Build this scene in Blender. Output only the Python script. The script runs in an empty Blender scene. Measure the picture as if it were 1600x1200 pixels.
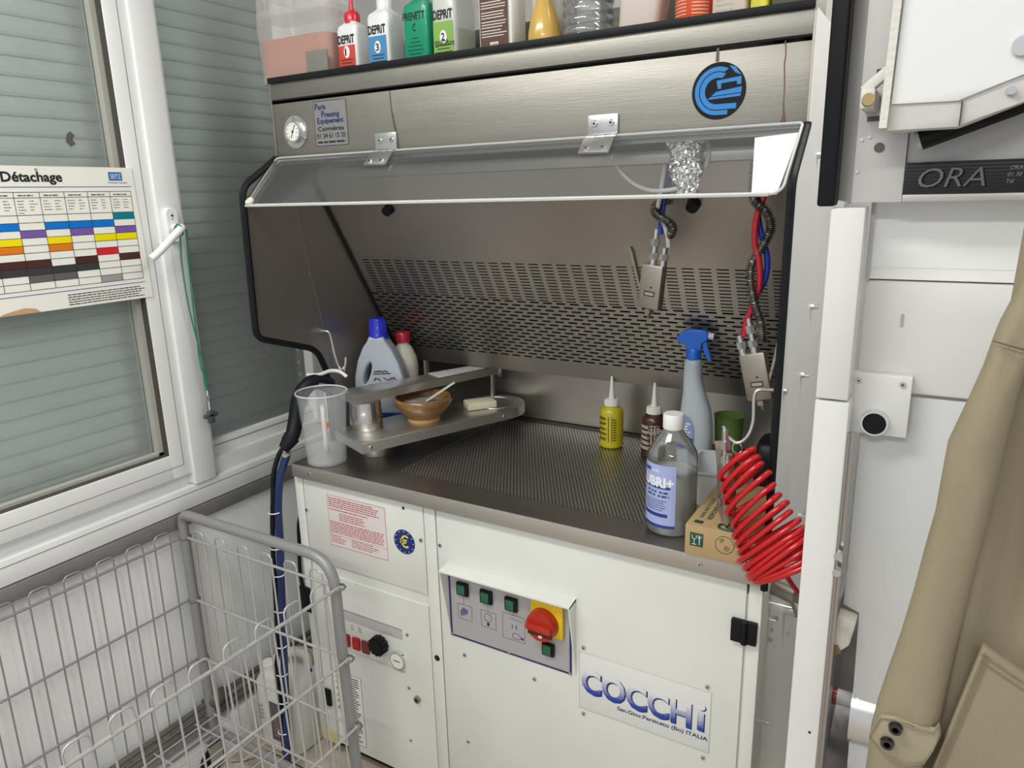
import bpy, bmesh, math, random
from mathutils import Vector, Matrix
random.seed(7)
D = bpy.data
SC = bpy.context.scene
COL = SC.collection
R = math.radians
Z0 = 0.87            # the worktop's height: all coordinates below count z from the worktop, shifted once at the end

# ------------------------------------------------------------------ camera, world, lamps, exposure
cd = D.cameras.new('camera'); cam = D.objects.new('camera', cd); COL.objects.link(cam)
cd.sensor_width = 36; cd.lens = 1139.7/1600*36; cd.clip_start = .02
yaw, pitch, roll = R(-30.856), R(-14.529), R(-1.475)
f_ = Vector((math.sin(yaw)*math.cos(pitch), math.cos(yaw)*math.cos(pitch), math.sin(pitch)))
rt = Vector((math.cos(yaw), -math.sin(yaw), 0)); up = rt.cross(f_)
r2_ = math.cos(roll)*rt + math.sin(roll)*up; u2_ = -math.sin(roll)*rt + math.cos(roll)*up
m4 = Matrix((r2_, u2_, -f_)).transposed().to_4x4(); m4.translation = Vector((1.3717, -1.2008, .6414))
cam.matrix_world = m4
SC.camera = cam
w = D.worlds.new('world'); SC.world = w; w.use_nodes = True
w.node_tree.nodes['Background'].inputs[0].default_value = (.92, .96, 1, 1)
w.node_tree.nodes['Background'].inputs[1].default_value = .72
SC.view_settings.view_transform = 'Standard'; SC.view_settings.look = 'None'
SC.view_settings.exposure = 0.0; SC.view_settings.gamma = 1
def area(name, loc, rot, sx, sy, e, col=(1, .985, .95)):
    l = D.lights.new(name, 'AREA'); l.shape = 'RECTANGLE'; l.size = sx; l.size_y = sy; l.energy = e; l.color = col
    o = D.objects.new(name, l); COL.objects.link(o); o.location = loc; o.rotation_euler = rot; return o
area('ceiling_lamp_and_fill', (.35, -1.15, 1.68), (0, 0, 0), 1.25, .30, 27)
area('ceiling_lamp_and_fill', (1.35, -2.5, 1.68), (0, 0, 0), 1.25, .30, 40)

area('ceiling_lamp_and_fill', (1.75, .05, 1.68), (0, 0, 0), 1.0, .30, 17)  # added fill light over the press, brightens the table's right side panel

# ------------------------------------------------------------------ materials
MC = {}
def mat(name, col, rough=.5, metal=0., bump=0., bscale=60, var=0., vscale=8, stretch=None, trans=0., alpha=None, coat=0., ior=1.45, spec=None, sss=0):
    if name in MC: return MC[name]
    m = D.materials.new(name); m.use_nodes = True; MC[name] = m
    nt = m.node_tree; N = nt.nodes; b = N['Principled BSDF']
    b.inputs['Base Color'].default_value = (*col, 1); b.inputs['Roughness'].default_value = rough
    b.inputs['Metallic'].default_value = metal; b.inputs['IOR'].default_value = ior
    b.inputs['Transmission Weight'].default_value = trans; b.inputs['Coat Weight'].default_value = coat
    if spec is not None: b.inputs['Specular IOR Level'].default_value = spec
    if sss: b.inputs['Subsurface Weight'].default_value = sss; b.inputs['Subsurface Scale'].default_value = .01
    tc = mp = None
    if bump or var:
        tc = N.new('ShaderNodeTexCoord'); mp = N.new('ShaderNodeMapping'); nt.links.new(tc.outputs['Object'], mp.inputs[0])
        if stretch: mp.inputs['Scale'].default_value = stretch
    if var:
        n = N.new('ShaderNodeTexNoise'); n.inputs['Scale'].default_value = vscale; n.inputs['Detail'].default_value = 5
        nt.links.new(mp.outputs[0], n.inputs['Vector'])
        cr = N.new('ShaderNodeMapRange'); cr.inputs[1].default_value = .3; cr.inputs[2].default_value = .7
        cr.inputs[3].default_value = 1-var; cr.inputs[4].default_value = 1+var*.5
        nt.links.new(n.outputs[0], cr.inputs[0])
        mx = N.new('ShaderNodeMix'); mx.data_type = 'RGBA'; mx.blend_type = 'MULTIPLY'; mx.inputs[0].default_value = 1
        mx.inputs[6].default_value = (*col, 1); nt.links.new(cr.outputs[0], mx.inputs[7]); nt.links.new(mx.outputs[2], b.inputs['Base Color'])
    if bump:
        n2 = N.new('ShaderNodeTexNoise'); n2.inputs['Scale'].default_value = bscale; n2.inputs['Detail'].default_value = 3
        nt.links.new(mp.outputs[0], n2.inputs['Vector'])
        bp = N.new('ShaderNodeBump'); bp.inputs['Strength'].default_value = bump; bp.inputs['Distance'].default_value = .002
        nt.links.new(n2.outputs[0], bp.inputs['Height']); nt.links.new(bp.outputs[0], b.inputs['Normal'])
    if alpha is not None:
        o = N['Material Output']; t = N.new('ShaderNodeBsdfTransparent'); ms = N.new('ShaderNodeMixShader')
        ms.inputs[0].default_value = alpha; nt.links.new(t.outputs[0], ms.inputs[1]); nt.links.new(b.outputs[0], ms.inputs[2])
        nt.links.new(ms.outputs[0], o.inputs[0])
    return m
def clear(name, tint=(.97, .98, .98), gl=1.0, haze=0.0, rough=.03, blend=.35):
    """thin clear sheet: tinted see-through, mirror reflection growing at grazing angles, a little haze"""
    if name in MC: return MC[name]
    m = D.materials.new(name); m.use_nodes = True; MC[name] = m; nt = m.node_tree; N = nt.nodes; N.clear()
    o = N.new('ShaderNodeOutputMaterial'); t = N.new('ShaderNodeBsdfTransparent'); t.inputs[0].default_value = (*tint, 1)
    g = N.new('ShaderNodeBsdfGlossy'); g.inputs[0].default_value = (gl, gl, gl, 1); g.inputs['Roughness'].default_value = rough
    lw = N.new('ShaderNodeLayerWeight'); lw.inputs[0].default_value = blend
    d = N.new('ShaderNodeBsdfDiffuse'); d.inputs[0].default_value = (.85, .87, .86, 1)
    m1 = N.new('ShaderNodeMixShader'); m2 = N.new('ShaderNodeMixShader'); m2.inputs[0].default_value = haze
    nt.links.new(lw.outputs['Fresnel'], m1.inputs[0]); nt.links.new(t.outputs[0], m1.inputs[1]); nt.links.new(g.outputs[0], m1.inputs[2])
    nt.links.new(m1.outputs[0], m2.inputs[1]); nt.links.new(d.outputs[0], m2.inputs[2]); nt.links.new(m2.outputs[0], o.inputs[0])
    return m
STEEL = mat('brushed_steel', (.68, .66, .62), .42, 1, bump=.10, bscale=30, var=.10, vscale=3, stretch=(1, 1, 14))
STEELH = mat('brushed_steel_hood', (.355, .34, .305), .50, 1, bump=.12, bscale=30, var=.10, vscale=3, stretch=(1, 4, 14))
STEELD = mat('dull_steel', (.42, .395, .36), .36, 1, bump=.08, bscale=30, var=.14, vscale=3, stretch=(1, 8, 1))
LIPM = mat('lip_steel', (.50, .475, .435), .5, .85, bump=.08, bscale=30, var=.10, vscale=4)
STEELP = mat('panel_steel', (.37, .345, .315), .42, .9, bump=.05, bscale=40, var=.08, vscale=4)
CHROME = mat('chrome', (.75, .75, .74), .15, 1)
ZINC = mat('zinc', (.62, .62, .62), .32, 1, bump=.1, bscale=150)
NICKEL = mat('gun_metal', (.36, .325, .28), .42, .8, bump=.15, bscale=200)
WHITE = mat('white_enamel', (.70, .715, .665), .38, 0, bump=.03, bscale=90, var=.05, vscale=5, coat=.15)
WHITEP = mat('press_white', (.72, .72, .70), .40, 0, bump=.04, bscale=70, var=.07, vscale=3)
WHITEG = mat('press_gloss_white', (.80, .81, .80), .16, 0, bump=.25, bscale=35, coat=.5)
GREYP = mat('press_grey', (.50, .485, .47), .42, .35, var=.08, vscale=5)
SIDEP = mat('side_grey_steel', (.74, .74, .72), .5, .1, bump=.05, bscale=50, var=.06, vscale=4)
UPVC = mat('white_upvc', (.79, .80, .79), .32, var=.03, vscale=6)
BEAD = mat('grey_gasket', (.38, .38, .34), .6)
GASK = mat('dark_gasket', (.06, .055, .045), .7)
SHUT = mat('shutter_slats', (.66, .75, .70), .55, 0, bump=.02, bscale=40, var=.05, vscale=3, stretch=(1, 1, 6))
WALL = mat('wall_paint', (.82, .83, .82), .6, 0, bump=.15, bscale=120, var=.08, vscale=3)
ALU = mat('grey_aluminium', (.235, .23, .22), .5, .3, var=.1, vscale=6)
BLACK = mat('black_rubber', (.008, .009, .011), .5, spec=.25)
BLACKP = mat('black_plastic', (.006, .0065, .008), .4, spec=.25)
DARK = mat('dark_cavity', (.010, .010, .010), .9)
def ink(name, c, rough=.5): return mat('ink_'+name, c, rough)
INKB = ink('black', (.012, .012, .014)); INKW = ink('white', (.82, .83, .84)); INKN = ink('navy', (.015, .03, .13))
INKR = ink('red', (.45, .05, .06)); INKG = ink('grey', (.30, .30, .31)); PAPER = ink('paper', (.80, .79, .75))
def pl(name, c, rough=.3, **k): return mat('plastic_'+name, c, rough, coat=.2, **k)

# ------------------------------------------------------------------ mesh builder
class B:
    def __init__(s): s.bm = bmesh.new()
    def _f(s, fs, m):
        for f in fs: f.material_index = m
    def box(s, x0, x1, y0, y1, z0, z1, m=0, bev=0, seg=2):
        g = bmesh.ops.create_cube(s.bm, size=1); vs = g['verts']
        for v in vs: v.co = Vector(((x0+x1)/2+v.co.x*(x1-x0), (y0+y1)/2+v.co.y*(y1-y0), (z0+z1)/2+v.co.z*(z1-z0)))
        fs = {f for v in vs for f in v.link_faces}; s._f(fs, m)
        if bev:
            es = list({e for v in vs for e in v.link_edges})
            r = bmesh.ops.bevel(s.bm, geom=es, offset=bev, segments=seg, profile=.5, affect='EDGES'); s._f(r['faces'], m)
        return s
    def obox(s, c, ax, ay, az, hx, hy, hz, m=0, bev=0):
        """oriented box: centre c, unit axes, half sizes"""
        g = bmesh.ops.create_cube(s.bm, size=2); vs = g['verts']; c = Vector(c); ax, ay, az = Vector(ax).normalized(), Vector(ay).normalized(), Vector(az).normalized()
        for v in vs: v.co = c + ax*v.co.x*hx + ay*v.co.y*hy + az*v.co.z*hz
        s._f({f for v in vs for f in v.link_faces}, m)
        if bev:
            r = bmesh.ops.bevel(s.bm, geom=list({e for v in vs for e in v.link_edges}), offset=bev, segments=2, profile=.5, affect='EDGES'); s._f(r['faces'], m)
        return s
    def ring(s, c, a, b, r, seg): return [s.bm.verts.new(c + a*(r*math.cos(2*math.pi*i/seg)) + b*(r*math.sin(2*math.pi*i/seg))) for i in range(seg)]
    def skin(s, A, Bv, m):
        n = len(A)
        for i in range(n): s.bm.faces.new((A[i], A[(i+1) % n], Bv[(i+1) % n], Bv[i])).material_index = m
    def cyl(s, p0, p1, r, r2=None, seg=20, m=0, caps=True):
        p0, p1 = Vector(p0), Vector(p1); d = (p1-p0).normalized(); a = d.orthogonal().normalized(); b = d.cross(a)
        r2 = r if r2 is None else r2
        A = s.ring(p0, a, b, r, seg); C = s.ring(p1, a, b, r2, seg); s.skin(A, C, m)
        if caps: s.bm.faces.new(A[::-1]).material_index = m; s.bm.faces.new(C).material_index = m
        return s
    def tube(s, pts, r, seg=8, m=0, closed=False, caps=True):
        P = [Vector(p) for p in pts]; n = len(P); rf = r if callable(r) else (lambda t: r)
        T = []
        for i in range(n):
            if closed: T.append((P[(i+1) % n]-P[i-1]).normalized())
            else: T.append((P[min(i+1, n-1)]-P[max(i-1, 0)]).normalized())
        a = T[0].orthogonal().normalized(); rings = []
        for i in range(n):
            a = (a - T[i]*a.dot(T[i])).normalized(); b = T[i].cross(a)
            rings.append(s.ring(P[i], a, b, rf(i/(n-1)), seg))
        for i in range(n-1): s.skin(rings[i], rings[i+1], m)
        if closed: s.skin(rings[-1], rings[0], m)
        elif caps: s.bm.faces.new(rings[0][::-1]).material_index = m; s.bm.faces.new(rings[-1]).material_index = m
        return s
    def loft(s, c, prof, seg=40, n=2., m=0, ang=0., cap0=True, cap1=True, mfun=None):
        """super-elliptic sections [(z, half x, half y[, n[, dx, dy]])] about the vertical axis at c"""
        c = Vector(c); rings = []
        for p in prof:
            z, ha, hb = p[:3]; nn = p[3] if len(p) > 3 and p[3] else n; dx = p[4] if len(p) > 4 else 0; dy = p[5] if len(p) > 5 else 0
            ring = []
            for i in range(seg):
                t = 2*math.pi*i/seg; ct, st = math.cos(t), math.sin(t)
                x = dx + ha*math.copysign(abs(ct)**(2/nn), ct); y = dy + hb*math.copysign(abs(st)**(2/nn), st)
                ring.append(s.bm.verts.new(c + Vector((x*math.cos(ang)-y*math.sin(ang), x*math.sin(ang)+y*math.cos(ang), z))))
            rings.append(ring)
        for i in range(len(rings)-1): s.skin(rings[i], rings[i+1], m if mfun is None else mfun(i))
        if cap0: s.bm.faces.new(rings[0][::-1]).material_index = m
        if cap1: s.bm.faces.new(rings[-1]).material_index = m
        return s
    def lathe(s, c, prof, seg=36, m=0, cap0=True, cap1=True): return s.loft(c, [(z, r, r) for r, z in prof], seg, 2., m, 0, cap0, cap1)
    def prism(s, pts, vec, m=0, bev=0):
        vec = Vector(vec); A = [s.bm.verts.new(Vector(p)) for p in pts]; C = [s.bm.verts.new(Vector(p)+vec) for p in pts]
        f0 = s.bm.faces.new(A[::-1]); f1 = s.bm.faces.new(C); s._f((f0, f1), m); s.skin(A, C, m)
        if bev:
            es = {e for v in A+C for e in v.link_edges}
            r = bmesh.ops.bevel(s.bm, geom=list(es), offset=bev, segments=2, profile=.5, affect='EDGES'); s._f(r['faces'], m)
        return s
    def quad(s, *pts, m=0): s.bm.faces.new([s.bm.verts.new(Vector(p)) for p in pts]).material_index = m; return s
    def sphere(s, c, r, sc=(1, 1, 1), m=0, seg=16):
        g = bmesh.ops.create_uvsphere(s.bm, u_segments=seg, v_segments=seg//2, radius=r)
        for v in g['verts']: v.co = Vector((v.co.x*sc[0], v.co.y*sc[1], v.co.z*sc[2])) + Vector(c)
        s._f({f for v in g['verts'] for f in v.link_faces}, m); return s
    def curve2d(s, o, xd, yd, setup, m=0, width=None, sx=1):
        """curve / text drawn in a plane at o spanned by xd, yd"""
        cu = setup(); ob = D.objects.new('tmp', cu); COL.objects.link(ob)
        dg = bpy.context.evaluated_depsgraph_get(); dg.update()
        me = D.meshes.new_from_object(ob.evaluated_get(dg)); D.objects.remove(ob); D.curves.remove(cu)
        if not me.vertices: D.meshes.remove(me); return s
        xs = [v.co.x for v in me.vertices]
        if width: sx = width/(max(xs)-min(xs)) if max(xs) > min(xs) else 1
        x0 = min(xs) if width else 0
        o, xd, yd = Vector(o), Vector(xd).normalized(), Vector(yd).normalized(); nd = xd.cross(yd)
        vs = [s.bm.verts.new(o + xd*((v.co.x-x0)*sx) + yd*v.co.y + nd*v.co.z) for v in me.vertices]
        for p in me.polygons:
            try: s.bm.faces.new([vs[i] for i in p.vertices]).material_index = m
            except ValueError: pass
        D.meshes.remove(me); return s
    def text(s, t, o, xd, yd, h, m=0, width=None, bold=.0, shear=0, space=1, ext=0):
        def su():
            c = D.curves.new('t', 'FONT'); c.body = t; c.size = h/.70; c.offset = bold*h; c.shear = shear; c.space_character = space; c.extrude = ext; c.resolution_u = 3
            return c
        return s.curve2d(o, xd, yd, su, m, width)
    def fill(s, o, xd, yd, loops, m=0, ext=0, bev=0, smooth=False):
        def su():
            c = D.curves.new('c', 'CURVE'); c.dimensions = '2D'; c.fill_mode = 'BOTH'; c.extrude = ext; c.bevel_depth = bev; c.bevel_resolution = 3; c.resolution_u = 6
            for L in loops:
                if smooth:
                    sp = c.splines.new('NURBS'); sp.points.add(len(L)-1); sp.order_u = 3
                else: sp = c.splines.new('POLY'); sp.points.add(len(L)-1)
                for i, p in enumerate(L): sp.points[i].co = (p[0], p[1], 0, 1)
                sp.use_cyclic_u = True
            return c
        return s.curve2d(o, xd, yd, su, m)
    def lines(s, o, xd, yd, w_, rows, pitch, th, m=0, ragged=.3, words=True):
        """rows of tiny printed words"""
        o, xd, yd = Vector(o), Vector(xd).normalized(), Vector(yd).normalized()
        for i in range(rows):
            L = w_*(1-ragged*random.random()); x = 0; y = -i*pitch
            while x < L:
                q = min(L-x, th*random.uniform(2, 6)) if words else L
                if q > 0: s.quad(o+xd*x+yd*y, o+xd*(x+q)+yd*y, o+xd*(x+q)+yd*(y+th), o+xd*x+yd*(y+th), m=m)
                x += q+th*.8
        return s

X_, Y_, Z_ = (1, 0, 0), (0, 1, 0), (0, 0, 1)
def worldpos(o):
    p = Vector((0, 0, 0))
    while o: p += o.location; o = o.parent
    return p
def obj(name, b, mats, parent=None, smooth=38, origin=None, label=None):
    mats = mats if isinstance(mats, (list, tuple)) else [mats]
    bm = b.bm if isinstance(b, B) else b
    me = D.meshes.new(name); o = D.objects.new(name, me); COL.objects.link(o)
    if parent is None:
        if origin is None:
            xs = [v.co for v in bm.verts]
            lo = [min(v[i] for v in xs) for i in range(3)]; hi = [max(v[i] for v in xs) for i in range(3)]
            origin = Vector(((lo[0]+hi[0])/2, (lo[1]+hi[1])/2, lo[2]))
        origin = Vector(origin); o.location = origin
    else: origin = worldpos(parent); o.parent = parent
    bmesh.ops.recalc_face_normals(bm, faces=bm.faces)
    for v in bm.verts: v.co -= origin
    for f in bm.faces: f.smooth = True
    bm.to_mesh(me); bm.free()
    for m in mats: me.materials.append(m)
    if smooth: me.set_sharp_from_angle(angle=R(smooth))
    if label: o['label'] = label
    return o
def flat(name, b, mats, parent=None, **k):
    """open printed shapes and sheets: keep their faces as drawn"""
    return obj(name, b, mats, parent, **k)
def tag(o, label, cat, group=None):
    o['label'] = label; o['category'] = cat
    if group: o['group'] = group
    return o
def thing(name, loc, label, cat, group=None):
    o = D.objects.new(name, None); COL.objects.link(o); o.location = loc; o.empty_display_size = .05; return tag(o, label, cat, group)
def struct(o): o['kind'] = 'structure'; return o
def bez(pts, n=12, closed=False):
    """Catmull-Rom through pts"""
    P = [Vector(p) for p in pts]; out = []; N = len(P)
    for i in range(N if closed else N-1):
        g = (lambda k: P[k % N]) if closed else (lambda k: P[max(0, min(N-1, k))])
        a, b, c, d = g(i-1), g(i), g(i+1), g(i+2)
        for j in range(n):
            t = j/n; out.append(.5*((2*b)+(-a+c)*t+(2*a-5*b+4*c-d)*t*t+(-a+3*b-3*c+d)*t**3))
    if not closed: out.append(P[-1])
    return out
def roundpoly(pts, r, n=5):
    """2D polygon with rounded corners; r number or list"""
    out = []; N = len(pts)
    for i in range(N):
        ri = r[i] if isinstance(r, (list, tuple)) else r
        p = Vector(pts[i]); a = Vector(pts[i-1]); b = Vector(pts[(i+1) % N])
        if ri <= 0: out.append(tuple(p)); continue
        da = (a-p); db = (b-p); q = min(ri, da.length*.49, db.length*.49)
        s0 = p+da.normalized()*q; s1 = p+db.normalized()*q
        for j in range(n+1):
            t = j/n; out.append(tuple(s0*(1-t)**2 + p*2*t*(1-t) + s1*t*t))
    return out
def screw(b, c, nrm, r=.004, m=0, hexa=False, h=.0025):
    c, nrm = Vector(c), Vector(nrm).normalized()
    b.cyl(c, c+nrm*h, r, r*.8, seg=6 if hexa else 14, m=m)
    if not hexa: b.cyl(c+nrm*h, c+nrm*(h+.0002), r*.35, seg=6, m=1)
    return b

# ================================================================== THE ROOM
FZ = -Z0
struct(obj('floor', B().box(-1.5, 3.2, -3.5, 1.2, FZ-.05, FZ), mat('floor_tile', (.50, .43, .355), .45, var=.22, vscale=9, bump=.1, bscale=30)))
def floor_joints():
    b = B(); rng = random.Random(4)
    def ln(pts, r=.0022): b.tube([(x, y, FZ+.0002) for x, y in pts], r, seg=4)
    for x0 in (-.13, .32, .77):
        ln([(x0+rng.uniform(-.004, .004), y/10) for y in range(-30, 6)])
    for y0 in (-1.4, -.95, -.5, -.07):
        ln([(x/10, y0+rng.uniform(-.004, .004)) for x in range(-2, 30)])
    ln([(-.13, -.07), (-.17, -.13), (-.2, -.15)], .0015); ln([(-.13, -.3), (-.05, -.33), (.05, -.31), (.14, -.36)], .0015)
    struct(obj('trim_2', b, mat('tile_joint', (.05, .042, .035), .9)))
floor_joints()
XW = -.25
b = B()
b.box(XW-.12, XW, -3.5, .62, FZ, -.085)                 # below the window
b.box(XW-.12, XW, .390, .62, -.085, 1.8)                # between the window and the corner
b.box(XW-.12, XW, -3.5, .390, 1.45, 1.8)
struct(obj('wall_left', b, WALL))
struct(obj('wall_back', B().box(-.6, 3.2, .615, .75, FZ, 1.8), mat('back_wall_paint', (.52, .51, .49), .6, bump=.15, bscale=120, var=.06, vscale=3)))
struct(obj('ceiling', B().box(-1.5, 3.2, -3.5, 1.2, 1.74, 1.8), mat('ceiling_paint', (.75, .75, .73), .8)))
# window
win = thing('window_1', (XW, -.4, -.085), '', 'window'); del win['label']; del win['category']; struct(win)
def upvc(name, x0, x1, y0, y1, z0, z1, bev=.003, m=UPVC, parent=None):
    return obj(name, B().box(x0, x1, y0, y1, z0, z1, bev=bev), m, parent or win)
o = upvc('window_frame', XW-.07, XW-.012, -1.75, .390, -.085, -.02)     # outer frame, bottom member
upvc('window_frame', XW-.07, XW-.012, .352, .390, -.02, 1.45)
upvc('window_frame', XW-.07, XW-.03, -.06, .36, -.045, .022, bev=.006)   # right fixed light bottom bead
upvc('window_ledge', XW-.03, XW+.012, -3.4, .390, -.118, -.062, bev=.002)
sash = obj('window_sash', B().box(XW-.06, XW+.009, -.166, -.099, -.028, 1.45, bev=.0012).box(XW-.06, XW+.009, -1.72, -.164, -.028, .034, bev=.0012), UPVC, win)
obj('sash_gasket', B().box(XW-.02, XW+.0055, -.1685, -.1655, .034, 1.45).box(XW-.02, XW+.0045, -1.7, -.166, .0335, .0355), GASK, sash)
obj('glazing_spacer', B().box(XW-.045, XW-.012, -.181, -.168, .036, 1.45).box(XW-.045, XW-.012, -1.7, -.168, .036, .043), BEAD, sash)
SEAMK = ink('joint_line', (.16, .16, .15), .8)
GL = clear('window_glass', (.95, .975, .965), .9, haze=.16, rough=.02, blend=.25)
obj('window_pane', B().box(XW-.034, XW-.030, -1.7, -.185, .04, 1.45), GL, sash)
b = B()
for y0, y1, z0, z1 in ((-.1335, -.1323, -.0, 1.45), (-.1005, -.0990, -.03, 1.45)): b.box(XW+.0085, XW+.0096, y0, y1, z0, z1)
b.box(XW+.0085, XW+.0096, -1.72, -.133, .0005, .0017).box(XW+.004, XW+.0052, -1.72, -.10, -.0292, -.0280)
obj('profile_joint', b, SEAMK, sash)
obj('profile_joint', B().box(XW-.031, XW-.0285, -.04, .355, .0060, .0074).box(XW+.0118, XW+.0125, -3.4, .36, -.0775, -.0760), SEAMK, win)
mul = obj('window_mullion', B().box(XW-.05, XW+.018, -.112, -.050, -.060, 1.45, bev=.0025), UPVC, win)
obj('window_mullion', B().box(XW-.07, XW+.010, -.055, -.040, -.045, 1.45, bev=.003), UPVC, win)
obj('window_pane', B().box(XW-.050, XW-.046, -.045, .354, .02, 1.45), GL, win)
struct(obj('trim_1', B().box(XW-.01, XW+.016, -3.4, .60, -.157, -.121, bev=.002).box(XW-.01, XW+.008, -3.4, .60, -.121, -.117), [ALU]))
# roller shutter outside
b = B(); z = -.083
prof = [(-.002, 0), (.0105, .001), (.0150, .006), (.0160, .016), (.0135, .027), (.0080, .036), (.003, .0395), (-.004, .0396)]
while z < 1.40:
    for i in range(len(prof)-1):
        (a0, c0), (a1, c1) = prof[i], prof[i+1]
        b.quad((-.352+a0, -1.9, z+c0), (-.352+a0, .372, z+c0), (-.352+a1, .372, z+c1), (-.352+a1, -1.9, z+c1))
    z += .0396
sh = obj('roller_shutter', b, SHUT, smooth=60); tag(sh, 'grey-green slatted roller shutter lowered outside the window', 'shutter')
b = B().box(-.37, XW-.07, .375, .390, -.085, 1.45); struct(obj('trim_3', b, UPVC))
# smudge / chipped sticker on the pane
b = B(); rr = random.Random(2)
smu = [(.0, .0), (.012, .006), (.006, .016), (.013, .024), (.004, .032), (-.004, .026), (-.008, .010)]
b.fill((XW-.029, -.262, .765), Y_, Z_, [smu]); tag(flat('residue_patch', b, ink('residue', (.10, .09, .08))), 'dark torn scrap of tape stuck on the left window pane', 'residue')
# window handle
h = thing('window_handle', (XW+.024, -.085, .56), 'white lever window handle on the mullion with green cord tied round', 'handle')
b = B().fill((XW+.024, -.085, .592), Y_, Z_, [roundpoly([(-.014, -.038), (.014, -.038), (.014, .038), (-.014, .038)], .013)], ext=.006, bev=.002)
obj('escutcheon', b, UPVC, h)
b = B().tube(bez([(XW+.03, -.083, .586), (XW+.056, -.083, .586), (XW+.064, -.092, .582), (XW+.066, -.12, .562), (XW+.066, -.155, .535), (XW+.064, -.176, .521)], 8), lambda t: .0095-.001*t, seg=12)
obj('lever', b, UPVC, h)
obj('key_mark', B().fill((XW+.0325, -.085, .612), Y_, Z_, [[(-.004, 0), (.004, 0), (0, .007)]]).text('0', (XW+.0325, -.087, .604), Y_, Z_, .005), INKB, h)
# cord + small key
cx = XW+.045
GRN = mat('green_cord', (.03, .22, .14), .7, bump=.4, bscale=600)
c1 = [(cx+.012, -.093, .583), (cx+.008, -.086, .572), (cx, -.086, .50), (cx-.005, -.080, .40), (cx-.005, -.071, .32), (cx-.003, -.064, .25), (cx-.003, -.066, .215), (cx-.003, -.062, .18)]
c2 = [(cx+.012, -.085, .588), (cx+.008, -.068, .58), (cx, -.067, .52), (cx-.005, -.067, .42), (cx-.005, -.069, .33), (cx-.003, -.071, .25), (cx-.003, -.061, .215), (cx-.003, -.061, .18)]
th = thing('cord_loop', (cx, -.066, .10), 'green cord loop with clip and dark grey plastic key hung from window handle', 'cord')
b = B().tube(bez(c1, 8), .0019, seg=6).tube(bez(c2, 8), .0019, seg=6)
b.tube(bez([(cx+.002, -.094, .582), (cx+.014, -.094, .594), (cx+.024, -.091, .588), (cx+.022, -.088, .572), (cx+.006, -.088, .570)], 6, True), .0022, seg=6, closed=True)
obj('cord', b, GRN, th)
b = B().cyl((cx-.003, -.0615, .182), (cx-.003, -.0615, .168), .004, m=0).tube([(cx-.003+.004*math.sin(t), -.0615, .160+.009*math.cos(t)) for t in [i*.5 for i in range(13)]], .0015, seg=5, m=0)
b.cyl((cx-.003, -.062, .152), (cx-.003, -.062, .13), .003, seg=8, m=0); obj('clip', b, CHROME, th)
b = B().box(cx-.008, cx+.002, -.082, -.040, .110, .122, bev=.004).box(cx-.008, cx+.002, -.070, -.052, .095, .128, bev=.003); obj('key', b, mat('dark_grey_plastic', (.07, .085, .10), .4), th)

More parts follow.
